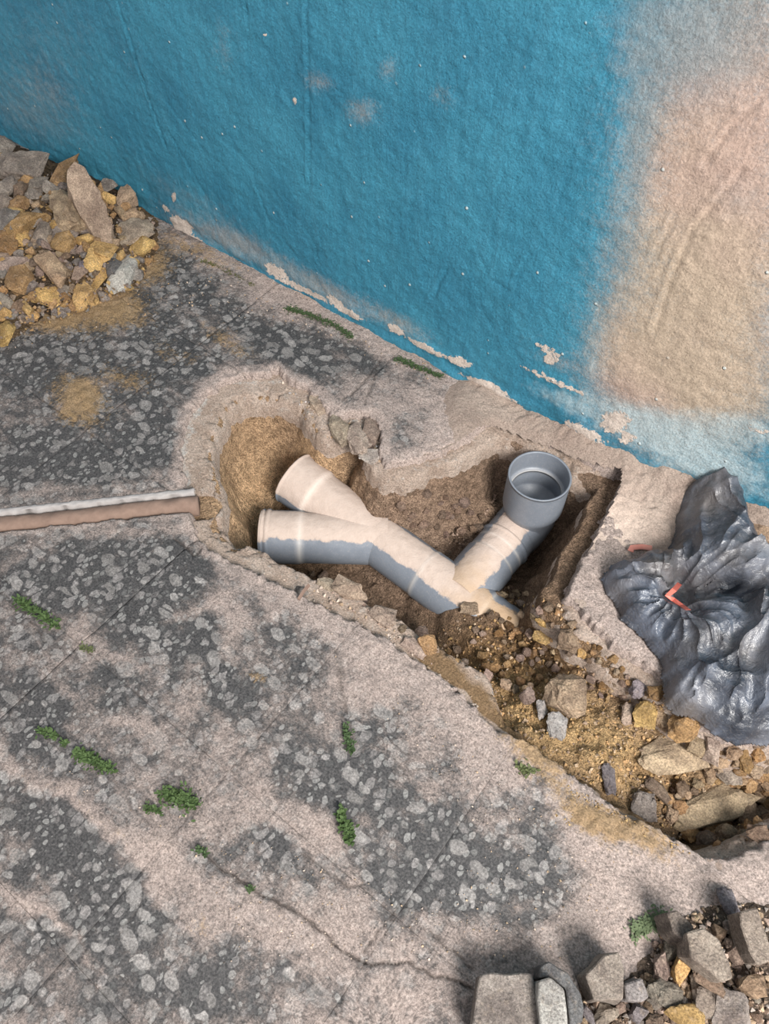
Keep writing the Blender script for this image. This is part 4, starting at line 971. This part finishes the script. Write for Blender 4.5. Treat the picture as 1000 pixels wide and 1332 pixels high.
gravel('gravel', [(360,490),(430,545),(500,556),(510,600),(470,600),(430,565),(380,520)], 160, .004, .012, [C_PAL, C_WHT, C_TAN], zscr, 'crumbled mortar along the far broken edge of the floor', 39)

# ------------------------------------------------------------------ broken mortar lumps of the far rim and near shelf
def rimz(X, Y): return np.maximum(screed_fn(X, Y)[2], soil_z(X, Y))
for (x, y, w, h, r_, c, lab) in [(440,556,26,44,-30,C_PAL,'pale mortar lump on the far rim of the hole'),(466,572,30,46,-20,C_PAL,'grey-pink mortar lump beside the notch in the far rim'),(480,594,30,20,10,C_WHT,'flat whitish mortar flake at the tip of the far rim'),(483,563,24,40,5,(.30,.235,.20),'smooth brownish mortar knob beside the notch'),
    (414,527,22,30,-40,C_PAL,'small pale mortar lump left on the far rim'),(392,772,20,18,20,C_GRY,'dark chipped terrazzo piece on the near rim'),(455,768,50,26,30,C_PAL,'pale mortar lump on the near shelf of the hole'),(500,800,46,26,36,C_PAL,'second pale mortar lump along the near shelf'),(425,760,30,18,25,C_PAL,'small mortar lump near the chipped terrazzo'),(540,842,40,22,36,C_PAL,'low mortar lump at the right end of the near shelf')]:
    stone('mortar_lump', RM[rng.randrange(8)], x, y, w, h, r_, c, lambda X, Y: np.zeros(X.shape)-.030, lab, 'mortar lumps of the broken rim', 'mortar', .8, .1)

# ------------------------------------------------------------------ moss and weeds in the joints
def moss(px, w, col, label, n, size, flat=.5, seed=1, wj=None):
    r = random.Random(seed); pts = [P(*p, 0.003) for p in px]; bm = bmesh.new(); c = sum(pts)/len(pts)
    for i in range(n):
        s = r.random()*(len(pts)-1); k = min(int(s), len(pts)-2); f = s-k
        p = pts[k]+(pts[k+1]-pts[k])*f-c
        g = r.gauss(0, .42); a = r.uniform(0, 6.283); p = p+np.array([math.cos(a), math.sin(a), 0])*abs(g)*w
        L = size*r.uniform(.35, .85); a = r.uniform(0, 6.283); e = r.uniform(.05, 1.2)*flat+.1
        d = Vector((math.cos(a)*math.cos(e), math.sin(a)*math.cos(e), math.sin(e))); sd = Vector((-math.sin(a), math.cos(a), 0))
        b = Vector(p)+Vector((0, 0, r.uniform(0, size*.5)))
        up = d.cross(sd)
        v = [b, b+d*L*.35+sd*L*.24, b+d*L*.8+sd*L*.17-up*L*.06, b+d*L-up*L*.12, b+d*L*.8-sd*L*.17-up*L*.06, b+d*L*.35-sd*L*.24]
        bm.faces.new([bm.verts.new(q) for q in v])
    me = bpy.data.meshes.new('moss_tuft'); bm.to_mesh(me); bm.free()
    o = link('moss_tuft', me, M['moss']); o.location = c; o.color = (*col, 1)
    return tag(o, label, 'weeds', 'weeds growing in the floor joints')
G1 = (.058, .095, .032); G2 = (.050, .082, .033); G3 = (.10, .115, .05)
moss([(372,402),(392,407),(415,415),(440,427),(458,440)], .014, G2, 'dark green moss strip by the wall above the hole, longer of the two', 620, .008, .35, 1)
moss([(516,467),(540,477),(575,491)], .012, G2, 'dark green moss strip by the wall nearer the hole corner', 420, .008, .35, 2)
moss([(20,780),(45,795),(76,816)], .013, G1, 'green weed strip at the left photo edge below the conduit', 330, .011, .7, 3)
moss([(105,842),(122,846)], .008, G3, 'faint weed tuft right of the left weed strip', 70, .008, .6, 4)
moss([(53,951),(75,958)], .009, G1, 'small weed tuft left of the larger weed clump', 110, .010, .7, 5)
moss([(82,968),(88,966)], .006, G1, 'tiny weed tuft between two larger ones', 50, .009, .7, 6)
moss([(100,980),(120,990),(148,1003)], .014, G1, 'bright green weed clump on the lower left floor', 330, .011, .7, 7)
moss([(215,1032),(235,1040),(255,1046)], .019, G1, 'widest green weed clump on the lower left floor', 420, .011, .8, 8)
moss([(190,1050),(208,1056)], .008, G1, 'small weed tuft just below the widest clump', 90, .009, .7, 9)
moss([(450,945),(453,965),(457,980)], .008, G2, 'narrow weed tuft in the groove pointing to the pipe', 150, .010, .7, 10)
moss([(442,1055),(450,1075),(456,1092)], .012, G1, 'leafy green weed tuft alone on the lower middle floor', 190, .013, .9, 11)
moss([(258,1104),(268,1112)], .007, G2, 'small weed at the upper end of the long crack', 70, .009, .7, 12)
moss([(676,998),(690,1006)], .012, G3, 'pale green weed on the sand at the edge of the hole', 110, .010, .7, 13)
moss([(822,1212),(840,1205),(862,1190)], .016, (.10, .13, .07), 'dull green moss patch beside the bottom right rubble', 420, .009, .4, 14)
moss([(328,1158),(322,1156)], .005, G2, 'speck of weed along the long crack', 40, .007, .6, 15)
moss([(262,340),(290,350),(330,372)], .012, (.11, .11, .045), 'sparse olive moss by the wall left of the green strips', 130, .008, .3, 16)

# ------------------------------------------------------------------ black plastic bag
BAG_PX = [(790,736),(800,728),(830,722),(848,715),(868,716),(878,700),(882,668),(890,636),(920,625),(940,642),(955,665),(968,690),(990,712),(1020,735),(1060,770),(1075,850),(1050,930),(1005,962),(965,960),(935,945),(915,930),(890,922),(874,905),(872,860),(866,852),(838,820),(815,795),(800,765),(786,745)]
BAGW = [tuple(P(x, y, .03)[:2]) for x, y in BAG_PX]
def bp(x, y, z=.06): return tuple(P(x, y, z)[:2])
# folds: polyline, height, width (ridges > 0, creases < 0)
FOLDS = [([(800,738),(850,736),(880,742)], .020, .014), ([(805,752),(845,755),(870,765)], .022, .012), ([(830,745),(880,750)], -.018, .008), ([(868,770),(895,785),(905,800)], -.030, .012),
 ([(905,650),(900,690),(905,730),(915,770)], .030, .014), ([(893,650),(886,700),(888,735)], .012, .008), ([(898,640),(895,690),(893,720)], -.030, .008), ([(910,645),(945,690),(980,720)], .016, .010), ([(930,650),(965,700)], .012, .008), ([(925,660),(955,700)], -.010, .006),
 ([(892,720),(905,745),(912,772)], .014, .007), ([(884,722),(900,770)], -.020, .010), ([(930,720),(960,715),(990,730)], .012, .014), ([(915,775),(960,770),(990,755)], -.030, .012), ([(900,785),(950,775),(975,785),(970,820)], .018, .008),
 ([(960,790),(955,830),(930,865)], -.034, .014), ([(975,785),(968,825),(950,850),(915,875),(905,905)], .030, .013), ([(985,790),(990,850),(985,920)], .018, .016), ([(1000,800),(992,840)], -.014, .008),
 ([(888,880),(905,866)], .012, .006), ([(895,900),(912,868)], .012, .006), ([(890,893),(905,870)], -.012, .005), ([(875,900),(885,870)], .012, .008), ([(908,905),(925,935),(955,945)], .016, .010), ([(905,885),(915,915),(940,935)], -.018, .007), ([(925,890),(960,905),(985,935)], .010, .010), ([(930,880),(965,885)], .008, .008), ([(945,900),(950,930)], .010, .007), ([(968,900),(975,945)], -.012, .006),
 ([(830,790),(850,815),(864,848)], .014, .010), ([(868,800),(862,825),(866,850)], -.020, .007), ([(860,800),(885,812)], .014, .007), ([(810,770),(835,800)], .008, .008)]
FW = [([bp(*p) for p in pts], h, w) for pts, h, w in FOLDS]
def facets(X, Y, cell, stretch, ang, seed):
    # ridge network: lowest of many random bowls, so that sharp edges meet between smooth hollows
    c, s_ = math.cos(ang), math.sin(ang); u = (X*c+Y*s_)/(cell*stretch); v = (-X*s_+Y*c)/cell
    iu = np.floor(u).astype(int); iv = np.floor(v).astype(int); best = np.full(u.shape, 9.0)
    for a in (-1, 0, 1):
        for b in (-1, 0, 1):
            h1 = _perm[(_perm[(iu+a+seed*31) & 511]+iv+b) & 511]/511.0; h2 = _perm[(_perm[(iu+a+seed*57+9) & 511]+iv+b+77) & 511]/511.0; h3 = _perm[(_perm[(iu+a+seed*13+5) & 511]+iv+b+177) & 511]/511.0
            best = np.minimum(best, (u-iu-a-h1)**2+(v-iv-b-h2)**2+.5*h3)
    return np.sqrt(np.maximum(best, 0))*1.6-.9
def bag_h(X, Y):
    d = poly_sdf(X, Y, BAGW)+.004*fbm(X*30, Y*30, 3, 2)+.007*facets(X, Y, .035, 1.4, .9, 6)
    env = sstep(0, .035, d)
    Hh = .026*np.clip(d/.010, 0, 1)**.6+.022*np.clip(d/.05, 0, 1)**.75
    def bl(x, y, rx, ry, rot, a): return a*blob(X, Y, x, y, rx, ry, rot)
    Hh = Hh+env*(bl(930,690,40,70,-20,.035)+bl(985,770,70,60,0,.035)+bl(970,870,60,70,0,.045)+bl(840,740,40,20,0,.015)+bl(900,850,40,40,0,.02)-bl(886,775,24,18,30,.070)-bl(940,790,40,14,0,.03)+bl(915,652,26,26,0,.02))
    for pts, h, w in FW:
        dd = line_dist(X+.004*noise(X*40, Y*40, 1.1), Y+.004*noise(X*40, Y*40, 8.1), pts); k = np.exp(-(dd/(w*.85))**1.5)
        Hh = Hh+env*h*.6*k
    # crumple: pleats running out from the gathered neck, and broad facets of stretched film between sharp creases
    gx, gy = bp(888, 778); wx = X+.026*noise(X*9, Y*9, 3.3)+.006*noise(X*26, Y*26, 3.3); wy = Y+.026*noise(X*9, Y*9, 6.3)+.006*noise(X*26, Y*26, 6.3)
    r_ = np.hypot(wx-gx, wy-gy); th = np.arctan2(wy-gy, wx-gx)
    am = sstep(.0, .07, r_)*np.clip(d/.018, 0, 1)
    g2 = bp(985, 775); r2 = np.hypot(wx-g2[0], wy-g2[1]); t2 = np.arctan2(wy-g2[1], wx-g2[0]); k2 = sstep(-.01, .07, (wx-bp(915, 800)[0])-.6*(wy-bp(915, 800)[1])*0-.25*(wy-gy))
    Hh = Hh+k2*np.clip(d/.018, 0, 1)*sstep(0, .05, r2)*(.020*facets(r2+.5, t2*.10+.9, .024, 4.0, .05, 11)+.007*facets(r2+.5, t2*.09, .012, 4.0, .05, 12)); am = am*(1-.85*k2)
    Hh = Hh+am*(.018*facets(r_+.5, th*.095, .021, 5.0, 0.0, 3)+.010*facets(r_+.5, th*.085+.4, .0115, 4.5, .05, 7))
    Hh = Hh+np.clip(d/.018, 0, 1)*(.014*facets(wx, wy, .060, 1.7, .5, 4)+.0045*facets(wx, wy, .018, 3.2, 1.2, 5)*sstep(-.2, .4, noise(X*12, Y*12, 4.4)))
    return np.maximum(Hh, .002), d
def bag_ground(X, Y):
    hd = hole_d(X, Y); return .006+.055*sstep(.98, 1.045, Y)*sstep(-.2, .08, X)-.055*sstep(0, .12, hd)
def bag():
    xs = [p[0] for p in BAGW]; ys = [p[1] for p in BAGW]; st = .0025
    nx = int((max(xs)-min(xs))/st)+6; ny = int((max(ys)-min(ys))/st)+6
    X, Y = np.meshgrid(min(xs)-.008+st*np.arange(nx), min(ys)-.008+st*np.arange(ny))
    h, d = bag_h(X, Y); g = bag_ground(X, Y); mask = d > -.003
    gy_, gx_ = np.gradient(h, st); kx = np.clip(d/.02, 0, 1)*.0035
    Pn = np.stack([X+kx*gx_/np.sqrt(1+gx_**2), Y+kx*gy_/np.sqrt(1+gy_**2), g+h], -1)
    F = grid_faces(nx, ny, mask)
    T_ = Pn.reshape(-1, 3); B_ = np.stack([X.ravel(), Y.ravel(), (g-.001).ravel()], 1)
    V = np.concatenate([T_, B_]); FF = np.concatenate([F, F[:, ::-1]+nx*ny])
    from collections import Counter
    e = np.concatenate([F[:, [0, 1]], F[:, [1, 2]], F[:, [2, 3]], F[:, [3, 0]]])
    cnt = Counter(tuple(sorted(q)) for q in map(tuple, e)); bd = [tuple(q) for q in e if cnt[tuple(sorted(q))] == 1]
    S = np.array([(b, a, a+nx*ny, b+nx*ny) for a, b in bd]); FF = np.concatenate([FF, S])
    dz = np.concatenate([np.clip(.15+.7*fbm(X*9, Y*9, 3.0, 2), 0, 1).ravel()]*2)
    V, FF, A = compact(V, FF, dict(dust=dz))
    o = link('plastic_bag', mesh_np('plastic_bag', V, FF, A), M['bag'])
    return o
bag_o = tag(bag(), 'crumpled black plastic rubbish bag lying on the dusty slab by the wall', 'bag')
def strip(name, pts, w, mat, parent=None, th=.0012):
    V = []; F = []
    for i, p in enumerate(pts):
        a = np.array(pts[max(i-1, 0)]); b = np.array(pts[min(i+1, len(pts)-1)]); t = (b-a)/np.linalg.norm(b-a)
        s = np.cross(t, (0, 0, 1.0)); s = s/np.linalg.norm(s); p = np.array(p)
        V += [p-s*w/2, p+s*w/2, p+s*w/2-np.array([0, 0, th]), p-s*w/2-np.array([0, 0, th])]
    for i in range(len(pts)-1):
        for k_ in range(4): F.append((i*4+k_, i*4+(k_+1) % 4, i*4+4+(k_+1) % 4, i*4+4+k_))
    F.append((0, 3, 2, 1)); n_ = len(pts)*4-4; F.append((n_, n_+1, n_+2, n_+3))
    return link(name, mesh_np(name, np.array(V), np.array(F), smooth=False), mat, parent)
def on_bag(x, y, off=.003):
    z = .05
    for _ in range(10):
        p = P(x, y, z); a = np.array([[p[0]]]); b = np.array([[p[1]]]); z = .5*z+.5*float((bag_h(a, b)[0]+bag_ground(a, b))[0, 0])+off*.5
    return P(x, y, z+off)
strip('drawstring', [on_bag(*q, .006) for q in [(884,759),(877,767),(868,775)]]+[on_bag(*q, .006) for q in [(876,780),(886,787),(895,793)]], .0085, M['red'], bag_o)
bag_o.children[0]['label'] = 'red drawstring'
strip('red_scrap', [P(*q, .011) for q in [(820,717),(822,712),(835,711),(848,713)]], .011, M['redf']); tag(bpy.data.objects['red_scrap'], 'dusty red plastic scrap on the slab beside the bag', 'scrap')
# small twig stuck on the near rim
tw = [P(388,779,.004), P(395,768,.012), P(402,760,.016)]
strip('twig', [tuple(p) for p in tw], .005, M['conduit'], None, .004); tag(bpy.data.objects['twig'], 'pale splinter lying on the near rim of the hole', 'splinter')
